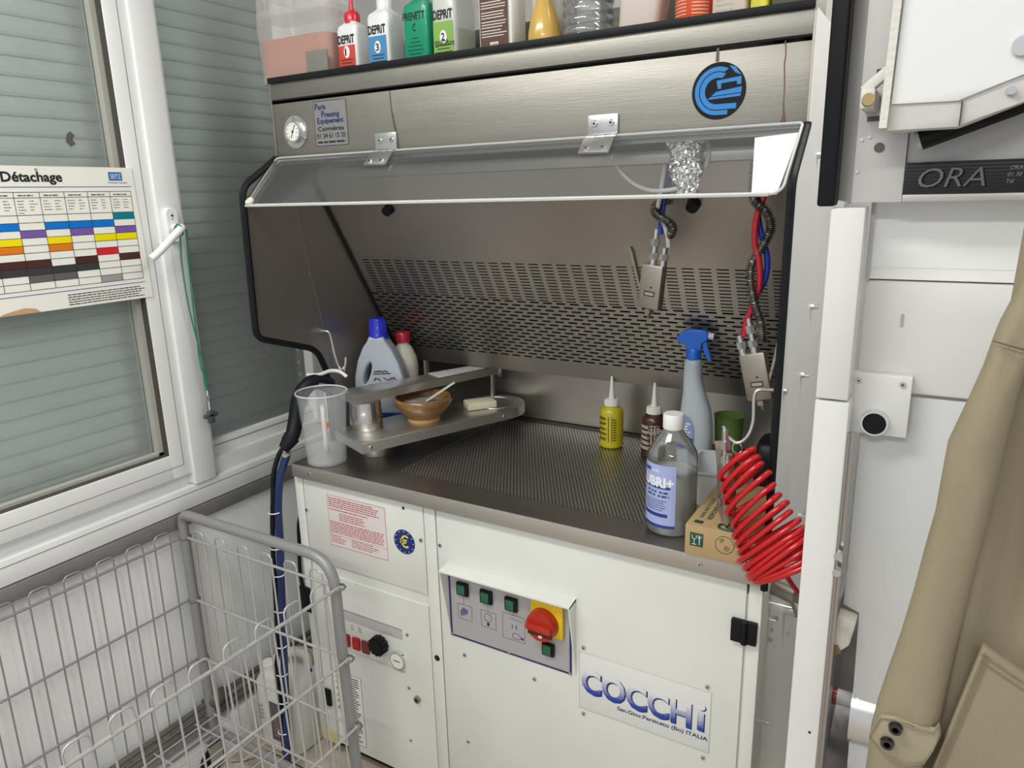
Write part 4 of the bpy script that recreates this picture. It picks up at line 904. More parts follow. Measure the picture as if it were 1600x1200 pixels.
obj('handwriting', b, INKB, db)
rx, ry = .055, .402
rb = thing('red_capped_bottle', (rx, ry, 0), 'white bottle with red cap standing behind the large detergent bottle', 'bottle')
obj('bottle_body', B().lathe((rx, ry, 0), [(.036, 0), (.040, .004), (.040, .115)] + [(.040-.0012*(k % 2), .120+.009*k) for k in range(8)] + [(.036, .20), (.024, .228), (.017, .236), (.017, .246)], seg=32), mat('cream_bottle', (.62, .60, .52), .4), rb)
obj('cap', B().lathe((rx, ry, .243), [(.021, 0), (.021, .026), (.019, .029)], seg=24), pl('cap_red', (.40, .012, .03)), rb)
obj('label', B().lathe((rx, ry, 0), [(.0405, .085), (.0405, .118)], seg=32, cap0=False, cap1=False), ink('teal_label', (.02, .12, .22)), rb)
# grey basin, green cup, dark tin at the right
gb = thing('plastic_tub', (1.0, .215, 0), 'pale grey open plastic tub behind the clear bottle', 'tub')
b = B().loft((.982, .275, 0), [(0, .026, .060), (.06, .032, .068), (.074, .033, .070), (.076, .037, .075), (.078, .037, .075), (.078, .031, .068), (.06, .030, .066), (.004, .024, .058)], 44, 5., ang=R(11)); obj('tub_body', b, mat('tub_grey', (.56, .58, .60), .4), gb)
b = B().box(.970, 1.002, .215, .27, .012, .045, bev=.008); tag(obj('scouring_pad', b, mat('dark_sponge', (.04, .038, .035), .9, bump=.8, bscale=200)), 'dark pad lying inside the pale grey tub', 'pad')
b = B().loft((.974, .445, 0), [(0, .028, .028), (.10, .032, .032), (.133, .034, .034), (.135, .0355, .0355), (.135, .032, .032), (.004, .026, .026)], 40, 2.); tag(obj('green_cup', b, mat('green_cup', (.11, .19, .05), .35)), 'olive green plastic cup behind the grey tub', 'cup')
b = B().loft((1.105, .28, 0), [(0, .030, .05), (.12, .031, .052), (.140, .027, .045), (.145, .025, .04)], 32, 4.); tag(obj('black_canister', b, BLACKP), 'black plastic container in right rear corner of worktop', 'container')

# cardboard box
cbx = thing('cardboard_box', (1.082, .11, 0), 'brown cardboard glove box on right front corner of worktop', 'box')
KR = mat('kraft', (.44, .31, .155), .75, bump=.15, bscale=200, var=.06, vscale=20)
obj('carton', B().box(1.014, 1.148, -.006, .232, .0005, .060, bev=.003), KR, cbx)
DG = ink('dark_green', (.012, .075, .04)); yf = -.0064
b = B().quad((1.024, yf, .020), (1.048, yf, .020), (1.048, yf, .046), (1.024, yf, .046)).quad((1.125, yf, .010), (1.139, yf, .010), (1.139, yf, .027), (1.125, yf, .027)).quad((1.026, .006, .0603), (1.042, .006, .0603), (1.042, .018, .0603), (1.026, .018, .0603))
b.tube([(1.086+.0165*math.cos(k*.314), yf, .034+.0165*math.sin(k*.314)) for k in range(20)], .0005, seg=4, closed=True, m=0)
b.fill((1.086, yf, .034), X_, Z_, [[(-.010, .008), (-.003, .013), (.0, .009), (-.004, .004), (-.008, .003)], [(.001, .0), (.010, -.004), (.006, -.012), (-.002, -.009)]], m=1)
b.text('100% RECYCLED', (1.036, .030, .0604), (-.02, 1, 0), (-1, 0, 0), .007, width=.10, bold=.02).text('RESPONSABLE', (1.052, .030, .0604), (-.02, 1, 0), (-1, 0, 0), .009, width=.09, bold=.03)
b.tube([(1.088+.018*math.cos(k*.4), .010+.012*math.sin(k*.4), .0606) for k in range(16)], .0025, seg=4, closed=True)
obj('green_print', b, [DG, ink('kraft_brown', (.25, .17, .08))], cbx)
b = B().text('L', (1.129, yf-.0003, .018), X_, Z_, .007, bold=.02).lines((1.127, yf-.0003, .013), X_, Z_, .009, 1, .004, .0022, ragged=0)
b.tube([(1.028, yf-.0004, .042), (1.0285, yf-.0004, .036), (1.032, yf-.0004, .033), (1.0355, yf-.0004, .036), (1.036, yf-.0004, .042)], .0006, seg=4).tube([(1.032, yf-.0004, .033), (1.032, yf-.0004, .025)], .0006, seg=4).tube([(1.028, yf-.0004, .024), (1.036, yf-.0004, .024)], .0006, seg=4)
b.tube([(1.0415, yf-.0004, .042), (1.0415, yf-.0004, .024)], .0008, seg=4).tube([(1.039, yf-.0004, .042), (1.0395, yf-.0004, .037), (1.044, yf-.0004, .037), (1.0445, yf-.0004, .042)], .0006, seg=4)
obj('white_print', b, INKW, cbx)
# ================================================================== ROW OF PRODUCTS ON TOP OF THE HOOD
zs = .9052
def square_bottle(nm, x0, x1, y0, y1, h, bodym, label, cap, lab=None, capm=None, sh=.012, n=6.):
    cx_, cy_ = (x0+x1)/2, (y0+y1)/2; a, c = (x1-x0)/2, (y1-y0)/2
    t = thing(nm, (cx_, cy_, zs), label, 'bottle')
    obj('bottle_body', B().loft((cx_, cy_, zs), [(0, a*.93, c*.93), (.004, a, c), (h-.010, a, c), (h, a*.93, c*.93), (h+sh*.6, a*.62, c*.62), (h+sh, .016, .016, 2.)], 48, n), bodym, t)
    if cap == 'spout':
        b = B().lathe((cx_, cy_, zs+h+sh*.6), [(.0175, 0), (.0175, .018), (.015, .023), (.006, .027), (.0035, .055), (.002, .075)], seg=24)
    else: b = B().lathe((cx_, cy_, zs+h+sh*.8), [(.0165, 0), (.0165, .022), (.015, .024)], seg=28)
    obj('cap', b, capm, t)
    return t, (x0, x1, y0)
PW = pl('bottle_white', (.78, .79, .79))
def depl(t, x0, x1, y0, h, colr, word, num, numcol=INKB, extra=None):
    y = y0-.0006; w_ = x1-x0; m = .006
    lb_ = obj('label', B().quad((x0+m, y, zs+.006), (x1-m, y, zs+.006), (x1-m, y, zs+h*.62), (x0+m, y, zs+h*.62)), colr, t)
    b = B().text(word, (x0+m, y-.0003, zs+h*.66), X_, Z_, .0165, width=w_-2*m, bold=.045)
    cx_ = (x0+x1)/2
    for k in range(5): L = (.8, .7, .95, .8, .55)[k]*(w_-2.6*m)/2; b.quad((cx_-L, y-.0003, zs+.034-.0065*k), (cx_+L, y-.0003, zs+.034-.0065*k), (cx_+L, y-.0003, zs+.0358-.0065*k), (cx_-L, y-.0003, zs+.0358-.0065*k))
    b.text(num, (cx_-.005, y-.0006, zs+.044), X_, Z_, .014, width=.009 if num != '1' else .004, bold=.03)
    obj('lettering', b, numcol, lb_)
    obj('number_disc', B().fill((cx_, y-.0002, zs+.051), X_, Z_, [[(.0085*math.cos(k*.3927), .0125*math.sin(k*.3927)) for k in range(16)]]), INKW, lb_)
    return lb_
t, g_ = square_bottle('product_bottle', .149, .208, .122, .172, .104, PW, 'white square bottle with red label 1 and red spout', 'spout', capm=pl('spout_red', (.60, .012, .03)))
depl(t, .149, .208, .122, .104, ink('lab_red', (.62, .06, .04)), 'DEPRiT', '1')
t, g_ = square_bottle('product_bottle', .237, .297, .122, .182, .118, PW, 'white square bottle with blue label 3 and white cap', 'flat', capm=PW)
depl(t, .237, .297, .122, .118, ink('lab_blue', (.06, .25, .50)), 'DEPRiT', '3')
t, g_ = square_bottle('product_bottle', .335, .402, .122, .178, .122, pl('green_body', (.0, .27, .14)), 'solid green square bottle with black lettering on the hood shelf', 'flat', capm=PW)
b = B().text('PRENETT', (.339, .1212, zs+.092), X_, Z_, .0145, width=.056, bold=.02).text('C', (.363, .1212, zs+.070), X_, Z_, .0145, width=.008, bold=.02)
for k in range(7): L = (.3, .5, .7, .8, .6, .75, .4)[k]*.026; b.quad((.368-L, .1212, zs+.056-.0075*k), (.368+L, .1212, zs+.056-.0075*k), (.368+L, .1212, zs+.0572-.0075*k), (.368-L, .1212, zs+.0572-.0075*k))
obj('lettering', b, INKB, t)
TB = mat('translucent_bottle', (.72, .74, .68), .3, alpha=.72, coat=.3)
t, g_ = square_bottle('product_bottle', .410, .470, .122, .205, .128, TB, 'translucent square bottle with lime label 2 and half-full contents', 'flat', capm=PW)
depl(t, .410, .470, .122, .128, ink('lab_lime', (.22, .42, .08)), 'DEPRiT', '2')
obj('contents', B().loft((.440, .1635, zs), [(.003, .0285, .039), (.068, .0285, .039)], 40, 6.), mat('lime_liquid', (.40, .50, .14), .3), t)
b = B(); rr = random.Random(1); b.text('ENGRos', (.420, .1206, zs+.033), (1, 0, .02), Z_, .011, width=.047, bold=.01); obj('handwriting', b, INKB, t)
t, g_ = square_bottle('product_bottle', .522, .600, .122, .190, .24, PW, 'tall white bottle with brown printed label, middle of the hood shelf', 'flat', capm=PW)
lb_ = obj('label', B().quad((.530, .1213, zs+.010), (.594, .1213, zs+.010), (.594, .1213, zs+.22), (.530, .1213, zs+.22)), ink('lab_brown', (.10, .042, .022)), t)
b = B()
for q, z1 in enumerate((.118, .098, .080, .063, .047)): b.lines((.533, .1210, zs+z1), X_, Z_, .058, 3, .0050, .0016, ragged=.25, words=False)
b.quad((.552, .1210, zs+.012), (.571, .1210, zs+.012), (.571, .1210, zs+.027), (.552, .1210, zs+.027)); obj('fine_print', b, ink('print_white', (.72, .70, .66)), lb_)
b = B().text('SEITZ', (.5535, .1207, zs+.0155), X_, Z_, .008, width=.016, bold=.02); obj('lettering', b, ink('lab_brown', (.10, .042, .022)), lb_)
t = thing('clear_wrapped_bottle', (.64, .21, zs), 'translucent white bottle between brown-labelled and amber bottles', 'bottle')
obj('bottle_body', B().loft((.638, .205, zs), [(0, .030, .028), (.15, .030, .028), (.17, .015, .015)], 32, 4.), mat('tb2', (.68, .68, .62), .35, alpha=.85), t)
b = B().lines((.618, .1765, zs+.085), X_, Z_, .035, 9, .007, .0015, ragged=.3); obj('fine_print', b, ink('faint', (.55, .54, .45)), t)
t = thing('amber_bottle', (.655, .15, zs), 'amber yellow waisted bottle left of the ribbed clear bottle', 'bottle')
obj('bottle_body', B().lathe((.657, .152, zs), [(.030, 0), (.033, .006), (.032, .035), (.026, .065), (.016, .090), (.013, .105), (.013, .13)], seg=32), mat('amber', (.66, .42, .09), .22, alpha=.92, coat=.5), t)
obj('cap', B().lathe((.657, .152, zs+.125), [(.015, 0), (.015, .02)], seg=20), PW, t)
t = thing('ribbed_bottle', (.742, .16, zs), 'clear ribbed plastic bottle on the hood shelf', 'bottle')
pr = [(.040, 0), (.047, .006)]
for k in range(10): pr += [(.0485, .012+.018*k), (.0455, .019+.018*k), (.0485, .026+.018*k)]
obj('bottle_shell', B().lathe((.741, .170, zs), pr+[(.03, .21)], seg=36), clear('pet_rib', (.86, .875, .87), .95, haze=.12, rough=.06, blend=.55), t)
t = thing('tilted_jug', (.85, .16, zs), 'pinkish white plastic beaker leaning beside the ribbed bottle', 'beaker')
obj('beaker_body', B().loft((.850, .16, zs), [(0, .036, .03), (.004, .038, .032), (.16, .043, .04, 4, .018, 0)], 36, 4.), mat('pink_white', (.70, .62, .56), .4), t)
t = thing('orange_label_bottle', (.949, .15, zs), 'orange labelled round bottle on the hood shelf', 'bottle')
obj('bottle_body', B().lathe((.949, .155, zs), [(.030, 0), (.033, .004), (.033, .16)], seg=32), pl('orange_body', (.75, .10, .025)), t)
b = B()
for k in range(14):
    for a0, a1 in ((-150, -98), (-82, -30)):
        z = zs+.02+.0055*k; n_ = 7
        for i in range(n_): A, Bb = R(a0+(a1-a0)*i/n_), R(a0+(a1-a0)*(i+1)/n_); b.quad(*[(.949+.0334*math.cos(q), .155+.0334*math.sin(q), zz) for q, zz in ((A, z), (Bb, z), (Bb, z+.0016), (A, z+.0016))])
obj('fine_print', b, ink('salmon', (.80, .50, .40)), t)
t = thing('pale_bottle', (1.01, .15, zs), 'pale translucent bottle with faint print right of orange bottle', 'bottle')
obj('bottle_body', B().loft((1.015, .155, zs), [(0, .028, .03), (.004, .030, .032), (.15, .030, .032)], 32, 5.), mat('pale_pink', (.68, .60, .52), .35), t)
b = B().lines((.995, .1225, zs+.055), X_, Z_, .035, 6, .008, .0014, ragged=.3); obj('fine_print', b, ink('faint2', (.40, .38, .34)), t)
t = thing('yellow_bottle', (1.06, .15, zs), 'yellow squat bottle near right end of the hood shelf', 'bottle')
obj('bottle_body', B().loft((1.064, .155, zs), [(0, .016, .03), (.14, .016, .03)], 32, 5.), pl('yel2', (.66, .58, .04)), t)
t = thing('dark_box', (1.10, .15, zs), 'small dark box at right end of the hood shelf', 'box')
obj('box_body', B().box(1.084, 1.13, .125, .18, zs, zs+.05, bev=.002), mat('dark_card', (.07, .08, .03), .6), t)
# jerrycan with pink liquid
jc = thing('jerrycan', (.02, .20, zs), 'large translucent jerrycan with pink liquid at left end of hood shelf', 'jerrycan')
JP = mat('hdpe_natural', (.68, .67, .63), .35, alpha=.30, coat=.2)
b = B().loft((.024, .165, zs), [(0, .106, .055, 5), (.006, .114, .062, 6), (.108, .117, .064, 6), (.112, .119, .066, 6), (.16, .117, .064, 6)], 56, 6.)
obj('can_body', b, JP, jc)
hole = [(-.066+.020*math.cos(k*.5236), .205+.040*math.sin(k*.5236)) for k in range(12)]
b = B().fill((.024, .165, zs), X_, Z_, [[(-.104, .158), (.100, .158), (.094, .25), (.03, .30), (-.05, .30), (-.100, .26)], hole], ext=.040, bev=.012); obj('handle_block', b, JP, jc)
obj('cap', B().lathe((.07, .165, zs+.29), [(.024, 0), (.024, .025)], seg=24), PW, jc)
obj('pink_liquid', B().loft((.024, .165, zs), [(.004, .108, .057), (.098, .112, .060)], 48, 6.), mat('pink_liquid', (.47, .15, .085), .3), jc)

# ================================================================== FLOOR JERRYCAN
jf = thing('floor_jerrycan', (-.115, .04, FZ), 'cream jerrycan with dark label on the floor between wall and cabinet', 'jerrycan')
CR = mat('cream_hdpe', (.62, .61, .56), .45)
X0, Y0 = -.118, .035
b = B().loft((X0, Y0, FZ), [(0, .070, .085), (.006, .078, .092), (.205, .078, .092), (.225, .068, .080), (.232, .060, .070)], 48, 5.); obj('can_body', b, CR, jf)
b = B().tube(bez([(X0-.03, Y0-.03, FZ+.228), (X0-.03, Y0-.02, FZ+.262), (X0+.02, Y0+.0, FZ+.275), (X0+.045, Y0+.01, FZ+.262), (X0+.048, Y0+.01, FZ+.228)], 8), .014, seg=12); obj('handle', b, CR, jf)
obj('cap', B().lathe((X0-.045, Y0-.05, FZ+.228), [(.020, 0), (.020, .022), (.018, .024)], seg=24), mat('cap_cream', (.66, .66, .62), .4), jf)
obj('blue_tab', B().sphere((X0+.062, Y0+.0, FZ+.215), .013, (.6, 1, 1.4)), pl('tab_blue', (.01, .02, .35)), jf)
xf = X0+.0785; yfj = Y0-.0925
b = B().quad((X0-.010, yfj, FZ+.040), (X0+.060, yfj, FZ+.040), (X0+.060, yfj, FZ+.165), (X0-.010, yfj, FZ+.165)); lf = obj('label', b, ink('label_dark', (.12, .10, .12)), jf)
b = B().lines((X0+.002, yfj-.0004, FZ+.115), X_, Z_, .045, 6, .009, .004).quad((X0, yfj-.0004, FZ+.056), (X0+.05, yfj-.0004, FZ+.056), (X0+.05, yfj-.0004, FZ+.062), (X0, yfj-.0004, FZ+.062)); obj('fine_print', b, ink('label_rose', (.42, .22, .22)), lf)
b = B()
for k in range(4): b.quad((X0-.060, yfj-.0004, FZ+.095+.013*k), (X0-.036, yfj-.0004, FZ+.097+.013*k), (X0-.036, yfj-.0004, FZ+.101+.013*k), (X0-.060, yfj-.0004, FZ+.099+.013*k))
obj('side_print', b, INKG, lf)

# ================================================================== WIRE LAUNDRY CART
GP = mat('grey_powder_coat', (.27, .27, .27), .4, .2, bump=.05, bscale=100)
LP2 = mat('light_wire', (.42, .42, .41), .4, .2)
ct = thing('laundry_cart', (.03, -.55, FZ), 'grey wire laundry trolley in front of the window wall', 'cart')
xa, xb, ye, yn = -.222, .292, -.172, -1.02
def uframe(y):
    P = [(x, y, z) for x, z in roundpoly([(xa, FZ+.10), (xa, -.114), (xb, -.114), (xb+.004, -.35), (xb+.020, FZ+.10)], [0, .030, .075, 0, 0], 9)]
    return obj('end_frame', B().tube(P, .0125, seg=16), GP, ct)
ef = uframe(ye); uframe(yn)
def xr(z): return xb+.012+(-z-.18)*.045     # basket side leans out a little
def xl(z): return xa-.004-(-z-.18)*.02
Zr = (-.178, -.355, -.530, -.700)
r1, r2 = .0032, .0021
def sidewall(fx, nm, m, hl):
    b = B()
    for z in Zr: b.tube([(fx(z), ye+.004, z), (fx(z), yn, z)], r1 if z != Zr[0] else r1*1.2, seg=8)
    y = ye-.038; k = 0
    while y-.042 > yn:
        y1 = y-.042
        b.tube([(fx(-.70), y, -.70), (fx(-.18), y, -.18)] + [(fx(-.16), y+q, zz) for q, zz in ((0, -.158), (-.004, -.150), (-.010, -.147), (-.032, -.147), (-.038, -.150), (-.042, -.158))] + [(fx(-.18), y1, -.18), (fx(-.70), y1, -.70)], r2, seg=6)
        y -= .0725; k += 1
    return obj(nm, b, m, ct)
sidewall(xl, 'side_mesh', GP, 0); sidewall(xr, 'side_mesh', LP2, 1)
def endwall(y):
    b = B()
    for z in Zr: b.tube([(xl(z), y, z), (xr(z), y, z)], r1, seg=8)
    x = xa+.038
    for k in range(6):
        b.tube([(x, y, -.70), (x, y, -.162), (x+.005, y, -.154), (x+.011, y, -.152), (x+.027, y, -.152), (x+.033, y, -.154), (x+.038, y, -.162), (x+.038, y, -.70)], r2, seg=6); x += .0805
    return obj('end_mesh', b, LP2, ct)
endwall(ye); endwall(yn)
b = B(); x = xa+.02
while x < xb: b.tube([(x, ye, -.70), (x, yn, -.70)], r2, seg=6); x += .040
y = ye-.05
while y > yn: b.tube([(xa, y, -.702), (xb+.02, y, -.702)], r2, seg=6); y -= .12
obj('basket_floor', b, LP2, ct)
b = B()
for y in (ye, yn):
    for x, s in ((xa, -1), (xb, 1)):
        for z in Zr: xx = x+(.012+(-z-.2)*.035 if s > 0 else 0); b.tube([(xx+.0145*math.cos(k*.7854), y+.0145*math.sin(k*.7854), z) for k in range(8)], .0028, seg=6, closed=True)
obj('weld_clip', b, mat('weld', (.20, .18, .16), .6, .4), ct)
b = B().tube([(xa, ye, FZ+.12), (xa, yn, FZ+.12)], .011, seg=12).tube([(xb+.02, ye, FZ+.12), (xb+.02, yn, FZ+.12)], .011, seg=12).tube([(xa, ye, FZ+.12), (xb+.02, ye, FZ+.12)], .011, seg=12); obj('base_frame', b, GP, ct)
for x in (xa, xb+.020):
    for y in (ye, yn):
        w_ = obj('caster', B().cyl((x-.011, y-.02, FZ+.036), (x+.011, y-.02, FZ+.036), .036, seg=28), BLACK, ct)
        b = B().box(x-.019, x-.014, y-.034, y+.006, FZ+.030, FZ+.092).box(x+.014, x+.019, y-.034, y+.006, FZ+.030, FZ+.092).box(x-.019, x+.019, y-.034, y+.012, FZ+.088, FZ+.100); obj('caster_fork', b, ZINC, w_)

# ================================================================== PRESSING MACHINE ON THE RIGHT
pr_ = thing('pressing_machine', (1.6, .2, FZ), 'white and grey ironing press beside the spotting table', 'pressing machine')
yc_ = -.12
b = B().box(1.2295, 1.275, yc_, -.075, FZ, .347, bev=.003); obj('front_column', b, WHITEP, pr_)
b = B().box(1.2295, 1.2725, yc_, -.075, .350, .614, bev=.003); col = obj('front_column', b, WHITEP, pr_)
obj('column_flange', B().box(1.276, 1.283, -.10, -.098, -.33, .30).box(1.2755, 1.278, -.11, -.10, -.6, .30), mat('flange_steel', (.45, .43, .41), .3, .8), pr_)
b = B()
for z in (.112, .085): b.cyl((1.2785, -.108, z), (1.2785, -.120, z), .0065, seg=6)
obj('hex_bolt', b, ZINC, pr_)
obj('screw_hole', B().cyl((1.262, yc_-.0002, -.20), (1.262, yc_-.0006, -.20), .0022, seg=10), DARK, pr_)
# upper panel, ledge, bright recess
ya = -.05
b = B().box(1.274, 2.3, ya, ya+.03, .352, .512, bev=.004); up_ = obj('upper_panel', b, WHITEP, pr_)
obj('slot', B().box(1.3235, 1.3275, ya-.0012, ya-.0002, .448, .466), [GREYP], up_)
obj('ledge', B().prism([(1.274, ya, .514), (1.274, -.045, .531), (1.274, -.02, .531), (1.274, -.02, .512)], (1.03, 0, 0)), WHITEP, pr_)
obj('bright_panel', B().box(1.279, 2.3, -.046, -.02, .530, .64), mat('bright_white', (.86, .87, .86), .4), pr_)
obj('recess_cheek', B().box(1.2735, 1.279, -.06, .02, .513, .62), GREYP, pr_)
b = B().prism([(1.2865, -.045, .347), (1.2865, -.045, -.005), (1.312, -.045, -.012), (1.322, -.045, -.60), (2.3, -.045, -.60), (2.3, -.045, .347)], (0, .02, 0), bev=.0015); obj('lower_panel', b, mat('press_lower', (.63, .645, .64), .28, bump=.05, bscale=30, coat=.2), pr_)
obj('inner_recess', B().box(1.275, 2.0, .10, .12, -.62, .34).box(1.278, 1.282, -.09, .10, -.62, -.005), mat('recess_steel', (.40, .38, .37), .35, .5, var=.2, vscale=8), pr_)
obj('recess_shelf', B().prism([(1.262, -.06, -.305), (1.34, -.06, -.330), (1.34, .10, -.28), (1.262, .10, -.26)], (0, 0, -.01)), mat('recess_steel', (.4, .38, .37)), pr_)
bpz = obj('button_plate', B().box(1.2705, 1.3475, -.072, -.050, .292, .380, bev=.0015), WHITEP, pr_)
b = B().cyl((1.306, -.072, .3115), (1.306, -.084, .3115), .0195, .018, seg=36); obj('button_bezel', b, CHROME, bpz)
obj('black_button', B().cyl((1.306, -.084, .3115), (1.306, -.0845, .3115), .0155, seg=36), BLACKP, bpz)
b = B()
for x in (1.280, 1.336): screw(b, (x, -.072, .370), (0, -1, 0), .0045, h=.003)
obj('screw', b, [ZINC, INKB], bpz)
# upper head
b = B().box(1.252, 1.3115, -.10, -.06, .620, 1.3).prism([(1.236, -.03, .616), (1.252, -.10, .620), (1.252, -.095, .620), (1.24, -.03, .616)], (0, 0, .7)); br = obj('head_bracket', b, GREYP, pr_)
obj('bracket_cheek', B().prism([(1.219, -.085, .626), (1.252, -.100, .620), (1.252, -.090, .620), (1.219, -.080, .626)], (0, 0, .65)), GREYP, pr_)
b = B().box(1.212, 1.2345, -.125, -.09, .616, 1.3, bev=.004, seg=3); obj('rubber_buffer', b, BLACKP, pr_)
b = B().cyl((1.2795, -.1003, .689), (1.2795, -.1012, .689), .0062, seg=20); obj('round_hole', b, ink('hole_grey', (.10, .095, .09)), br)
b = B(); 
for x, z in ((1.258, .700), (1.267, .703), (1.256, .66)): b.cyl((x, -.1003, z), (x, -.1020, z), .0022, seg=8)
obj('rivet', b, ZINC, br)
b = B().box(1.3125, 2.3, -.11, -.06, .620, .629, bev=.001).box(1.3125, 2.3, -.095, -.06, .668, 1.3); obj('sign_backing', b, GREYP, pr_)
sg = obj('sign_strip', B().box(1.3125, 2.3, -.109, -.07, .629, .6685, bev=.001), mat('sign_black', (.018, .018, .019), .45), pr_)
b = B()
for k in range(9): z = .632+.0042*k; b.box(1.314, 2.3, -.1098, -.109, z, z+.0018)
obj('ribbing', b, mat('sign_rib', (.008, .008, .008), .6), sg)
b = B().text('ORA', (1.3290, -.1106, .6375), X_, Z_, .0235, width=.072, bold=-.01, shear=.25); obj('lettering', b, mat('sign_letter', (.15, .155, .155), .35), sg)
b = B().text('ORA', (1.3310, -.1102, .6365), X_, Z_, .0235, width=.072, bold=-.005, shear=.25); obj('lettering_shadow', b, mat('letter_dark', (.003, .003, .003), .9), sg)
b = B().text('ORA', (1.424, -.1106, .6565), X_, Z_, .0045, shear=.2).text('01 30', (1.4225, -.1106, .6485), X_, Z_, .0045, shear=.2).text('Tél', (1.4215, -.1106, .6405), X_, Z_, .0045, shear=.2); obj('small_lettering', b, INKG, sg)
# press buck cover
yq = -.20
cov = [(1.293, .703), (1.366, .703), (1.421, .724), (1.60, .80), (1.60, 1.25), (1.305, 1.25)]
b = B().prism([(x, yq+.004, z) for x, z in cov], (0, .055, 0), bev=.002)
pc = obj('buck_cover', b, mat('cover_rim', (.60, .585, .56), .5, bump=.25, bscale=90), pr_)
face = [(1.2955, .732), (1.364, .7305), (1.420, .7525), (1.60, .830), (1.60, 1.24), (1.308, 1.24)]
obj('gloss_face', B().prism([(x, yq+(.004 if z > .9 else 0), z) for x, z in face], (0, .004, 0), bev=.0015), WHITEG, pc)
obj('torn_edge', B().prism([(1.2855, -.205, .706), (1.294, -.206, .706), (1.304, -.206, 1.2), (1.2955, -.205, 1.2)], (0, .05, 0)), mat('edge_tape', (.66, .64, .60), .6, bump=.9, bscale=150), pc)
obj('rim_joint', B().box(1.3663, 1.3672, yq-.0002, yq+.004, .704, .730), DARK, pc)
b = B().cyl((1.416, yq-.001, .7805), (1.416, yq-.008, .7805), .010, seg=16).cyl((1.410, yq+.003, .737), (1.412, yq-.005, .737), .0045, seg=10); obj('bolt', b, CHROME, pc)
b = B().cyl((1.3275, -.15, .6925), (1.47, -.15, .744), .0115, seg=28); obj('gas_strut', b, BLACKP, pr_)
obj('strut_end', B().cyl((1.3235, -.15, .691), (1.3278, -.15, .6926), .0118, seg=28), BEAD, pr_)
b = B().box(1.2585, 1.2745, -.165, -.10, .7325, .756, bev=.002).obox((1.274, -.15, .765), (.7, 0, .6), Y_, (-.6, 0, .7), .018, .010, .006, bev=.002); lt = obj('latch_block', b, mat('latch_white', (.66, .64, .60), .45), pr_)
obj('latch_knob', B().cyl((1.2675, -.165, .7415), (1.2695, -.182, .7415), .0072, seg=24), mat('latch_brass', (.38, .28, .13), .45, .3), lt)
b = B().prism([(1.262, -.1004, .722), (1.278, -.1004, .722), (1.278, -.1004, .728), (1.262, -.1004, .728)], (0, -.0005, 0)).prism([(1.268, -.1004, .772), (1.280, -.1004, .772), (1.280, -.1004, .785), (1.268, -.1004, .785)], (0, -.0005, 0)); obj('cut_out', b, ink('cutout', (.09, .085, .08)), br)
# insulation stub, aluminium drum
b = B().prism([(1.282, -.075, -.010), (1.3095, -.075, -.014), (1.3025, -.075, -.058), (1.272, -.075, -.092)], (0, .03, 0), bev=.003); obj('insulation_board', b, mat('insulation', (.68, .65, .57), .8, bump=1., bscale=70, var=.2, vscale=40), pr_)
b = B().prism([(1.279, -.0764, -.064), (1.287, -.0764, -.060), (1.293, -.0764, -.072), (1.281, -.0764, -.080)], (0, .001, 0)); obj('burn_mark', b, ink('burn', (.26, .17, .08), .8), pr_)
dr = obj('drum_cylinder', B().cyl((1.313, .0, -.21), (1.42, .0, -.21), .062, seg=48).cyl((1.320, .0, -.21), (1.323, .0, -.21), .0635, seg=48), mat('aluminium_drum', (.70, .70, .70), .28, .9), pr_)
obj('drum_shaft', B().cyl((1.286, .0, -.205), (1.313, .0, -.205), .013, seg=20), mat('shaft_white', (.62, .60, .58), .4), dr)
obj('red_collar', B().cyl((1.283, .0, -.205), (1.288, .0, -.205), .0145, seg=20), pl('collar_red', (.30, .02, .02)), dr)
obj('dark_motor', B().box(1.268, 1.36, -.04, .09, -.60, -.335, bev=.01), BLACKP, pr_)
obj('motor_bracket', B().box(1.308, 1.318, -.06, -.05, -.34, -.30).cyl((1.30, -.06, -.335), (1.33, -.06, -.335), .005, seg=8), ZINC, pr_)

# ================================================================== HANGING COAT
cam0 = Vector((1.3717, -1.2008, .6414))
KH = mat('khaki_cloth', (.275, .235, .155), .85, bump=.35, bscale=900, var=.05, vscale=12)
KHL = mat('khaki_cuff', (.33, .29, .20), .85, bump=.35, bscale=900)
co = thing('khaki_coat', (1.45, -.45, .0), 'khaki cotton coat hanging at the right edge with buttoned cuff', 'coat')
rows = [  # z, left x, right x of the sleeve at y=-.5
    (.66, 1.452, 1.50), (.60, 1.436, 1.475), (.558, 1.424, 1.455), (.529, 1.4145, 1.447), (.515, 1.4115, 1.443), (.49, 1.407, 1.438), (.468, 1.4015, 1.435), (.421, 1.3890, 1.4315), (.385, 1.3875, 1.430), (.354, 1.3865, 1.4285), (.31, 1.3815, 1.4245), (.269, 1.3775, 1.4215), (.22, 1.371, 1.4185), (.176, 1.3635, 1.4155), (.145, 1.3585, 1.4140), (.113, 1.3550, 1.4075), (.075, 1.3548, 1.4045), (.0, 1.353, 1.402), (-.08, 1.352, 1.40)]
def sleeve():
    b = B(); rings = []; rr = random.Random(3)
    for z, x0, x1 in rows:
        w_ = (x1-x0)/2; cx_ = (x0+x1)/2; ring = []
        for k in range(28):
            a = 2*math.pi*k/28; fold = .0018*math.sin(a*3+z*30)+.0012*math.sin(a*5-z*50)
            ring.append(b.bm.verts.new((cx_+(w_)*math.copysign(abs(math.cos(a))**.85, math.cos(a)), -.475+(.020+fold)*math.sin(a)-.004*math.sin(z*18), z)))
        rings.append(ring)
    for i in range(len(rings)-1): b.skin(rings[i], rings[i+1], 0)
    b.bm.faces.new(rings[0]); b.bm.faces.new(rings[-1][::-1]); return b
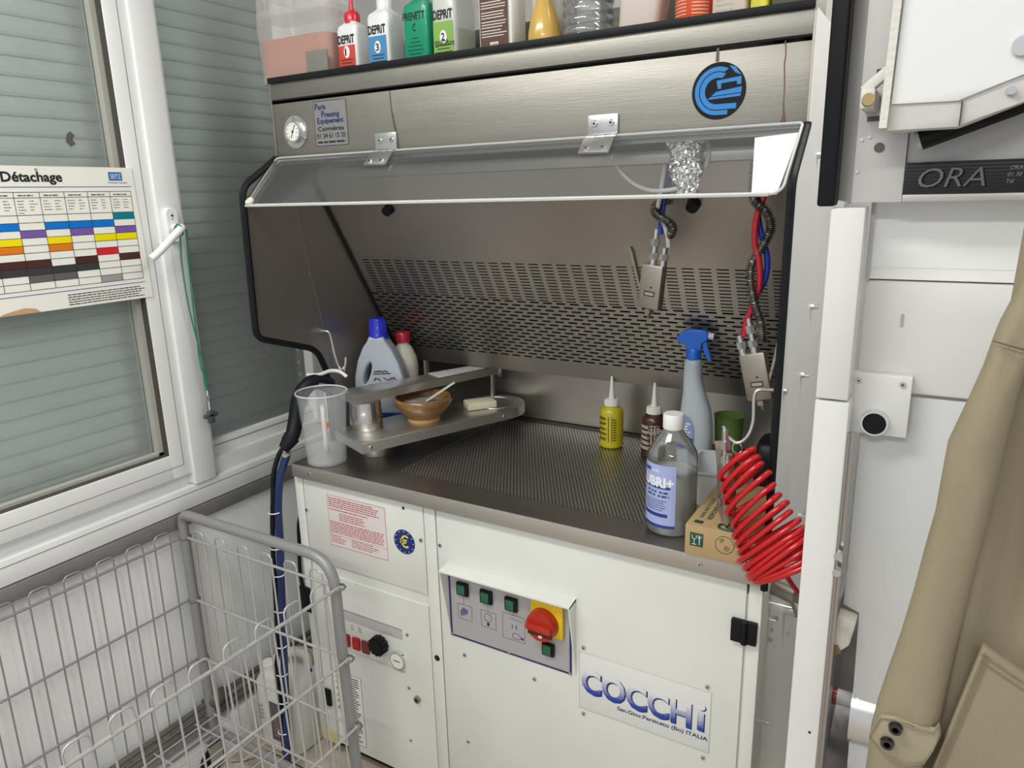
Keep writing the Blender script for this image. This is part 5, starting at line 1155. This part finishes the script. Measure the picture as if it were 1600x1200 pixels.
sl = obj('sleeve', sleeve(), KH, co, smooth=80)
b = B()
P = [(1.3545, -.499, .112), (1.3625, -.5005, .139), (1.375, -.5015, .1425), (1.392, -.502, .139), (1.4085, -.4995, .139), (1.4115, -.498, .148), (1.414, -.497, .138), (1.4095, -.499, .118), (1.404, -.500, .102), (1.39, -.502, .095), (1.3715, -.5015, .098)]
b.prism(P, (0, .006, 0), bev=.0012); cf = obj('cuff_tab', b, KHL, sl)
b = B()
for (x, z) in ((1.3765, .1335), (1.371, .1145)):
    b.cyl((x, -.5025, z), (x, -.507, z), .0066, .0055, seg=24).cyl((x, -.507, z), (x, -.5068, z), .003, seg=12)
obj('button', b, mat('coat_button', (.012, .011, .010), .2, coat=.6), sl)
b = B(); b.tube([(p[0]*.985+1.386*.015, p[1]-.0008, p[2]*.95+.12*.05) for p in P], .0006, seg=4, closed=True)
obj('stitching', b, ink('stitch', (.20, .17, .11)), sl)
b = B().tube([(1.4105, -.4985, .5165), (1.42, -.5025, .5145), (1.432, -.502, .5115), (1.443, -.499, .508)], .0008, seg=5); obj('yoke_seam', b, ink('seam', (.10, .085, .05)), sl)
def coatbody():
    b = B(); NX, NZ = 26, 40; G = []
    for j in range(NZ+1):
        z = -.12+.80*j/NZ; row_ = []
        xl_ = 1.385+.06*max(0, (z))**1.2+.012*math.sin(z*4) if z > 0 else 1.385
        for i in range(NX+1):
            s = i/NX; x = xl_+(1.62-xl_)*s
            y = -.445+.012*math.sin(x*60+z*6)+.006*math.sin(x*120-z*9) - .03*math.sin(min(1, s*2.2)*math.pi/2)
            row_.append((x, y, z))
        G.append(row_)
    F = [[b.bm.verts.new(p) for p in r_] for r_ in G]; K = [[b.bm.verts.new((p[0], p[1]+.012, p[2])) for p in r_] for r_ in G]
    for j in range(NZ):
        for i in range(NX):
            b.bm.faces.new((F[j][i], F[j][i+1], F[j+1][i+1], F[j+1][i])); b.bm.faces.new((K[j][i], K[j+1][i], K[j+1][i+1], K[j][i+1]))
    for j in range(NZ): b.bm.faces.new((F[j][0], F[j+1][0], K[j+1][0], K[j][0])); b.bm.faces.new((F[j][-1], K[j][-1], K[j+1][-1], F[j+1][-1]))
    return b
cbd = obj('coat_body', coatbody(), KH, co, smooth=80)
b = B().prism([(1.4365, -.492, .236), (1.50, -.498, .204), (1.56, -.50, .18), (1.56, -.50, -.05), (1.39, -.492, -.05), (1.413, -.492, .10)], (0, .010, 0), bev=.002); pk = obj('pocket', b, KHL if False else KH, cbd)
b = B()
for dz in (.006, .012): b.tube([(1.4355, -.4932, .236-dz*1.2), (1.50, -.4992, .204-dz), (1.56, -.5012, .18-dz)], .0006, seg=4)
b.tube([(1.4385, -.4932, .230), (1.4165, -.4932, .10), (1.394, -.4932, -.05)], .0006, seg=4); b.tube([(1.4415, -.4934, .228), (1.4195, -.4934, .10), (1.397, -.4934, -.05)], .0006, seg=4)
b.tube([(1.475, -.4975, .12), (1.455, -.4960, .07), (1.44, -.4945, .0)], .0006, seg=4)
obj('stitching', b, ink('stitch', (.2, .17, .11)), pk)
b = B().tube([(1.60, -.2, .72), (1.50, -.46, .70)], .004, seg=8); obj('hanger_wire', b, ZINC, co)

# ------------------------------------------------------------------ fasteners, clips and the like: one object for each piece
def separate(o, tol=.0035):
    me = o.data; bm = bmesh.new(); bm.from_mesh(me); bm.verts.ensure_lookup_table()
    seen = {}; isl = []
    for v in bm.verts:
        if v.index in seen: continue
        st_ = [v]; seen[v.index] = len(isl); cur = []
        while st_:
            q = st_.pop(); cur.append(q.index)
            for e in q.link_edges:
                k = e.other_vert(q)
                if k.index not in seen: seen[k.index] = len(isl); st_.append(k)
        isl.append(cur)
    cen = []
    for c in isl:
        p = [bm.verts[i].co for i in c]; cen.append((Vector([min(x[k] for x in p) for k in range(3)]), Vector([max(x[k] for x in p) for k in range(3)])))
    par = list(range(len(isl)))
    def find(i):
        while par[i] != i: i = par[i]
        return i
    for i in range(len(isl)):
        for j in range(i+1, len(isl)):
            (a, b_), (c, d) = cen[i], cen[j]
            if all(a[k] <= d[k]+tol and c[k] <= b_[k]+tol for k in range(3)): par[find(j)] = find(i)
    groups = {}
    for i in range(len(isl)): groups.setdefault(find(i), []).extend(isl[i])
    bm.free()
    if len(groups) < 2: return
    for gi, idx in enumerate(groups.values()):
        keep = set(idx); bm = bmesh.new(); bm.from_mesh(me); bm.verts.ensure_lookup_table()
        bmesh.ops.delete(bm, geom=[v for v in bm.verts if v.index not in keep], context='VERTS')
        m2 = D.meshes.new(o.name.split('.')[0]); bm.to_mesh(m2); bm.free()
        for m in me.materials: m2.materials.append(m)
        if gi == 0: first = m2
        else:
            c = o.copy(); c.data = m2; c.name = o.name.split('.')[0]; COL.objects.link(c)
    o.data = first
for o in [o for o in D.objects if o.type == 'MESH' and o.parent and o.name.split('.')[0] in ('screw', 'nut', 'weld_clip', 'side_bolt', 'bolt', 'hex_bolt', 'rivet', 'cable_tie', 'button', 'warning_sign', 'pictogram', 'star', 'hose_fitting', 'blue_border_', 'stain_streak', 'cut_out')]: separate(o, .0005 if not o.name.startswith('pictogram') else .003)

# ------------------------------------------------------------------ groups of look-alikes
for key, g in {'product_bottle': 'bottles along the hood shelf', 'spotting_gun': 'spotting guns', 'squeeze_bottle': 'squeeze bottles at the rear of the worktop', 'blue_air_hose': 'blue air hoses', 'spring_hose_guard': 'spring hose guards', 'wire_hook': 'wire hooks on the side panels', 'wall_pipe': 'pipes along the left wall'}.items():
    for o in D.objects:
        if o.parent is None and o.name.split('.')[0] == key: o['group'] = g

# ------------------------------------------------------------------ lift everything so that the floor lies at z = 0
for o in D.objects:
    if o.parent is None: o.location.z += Z0
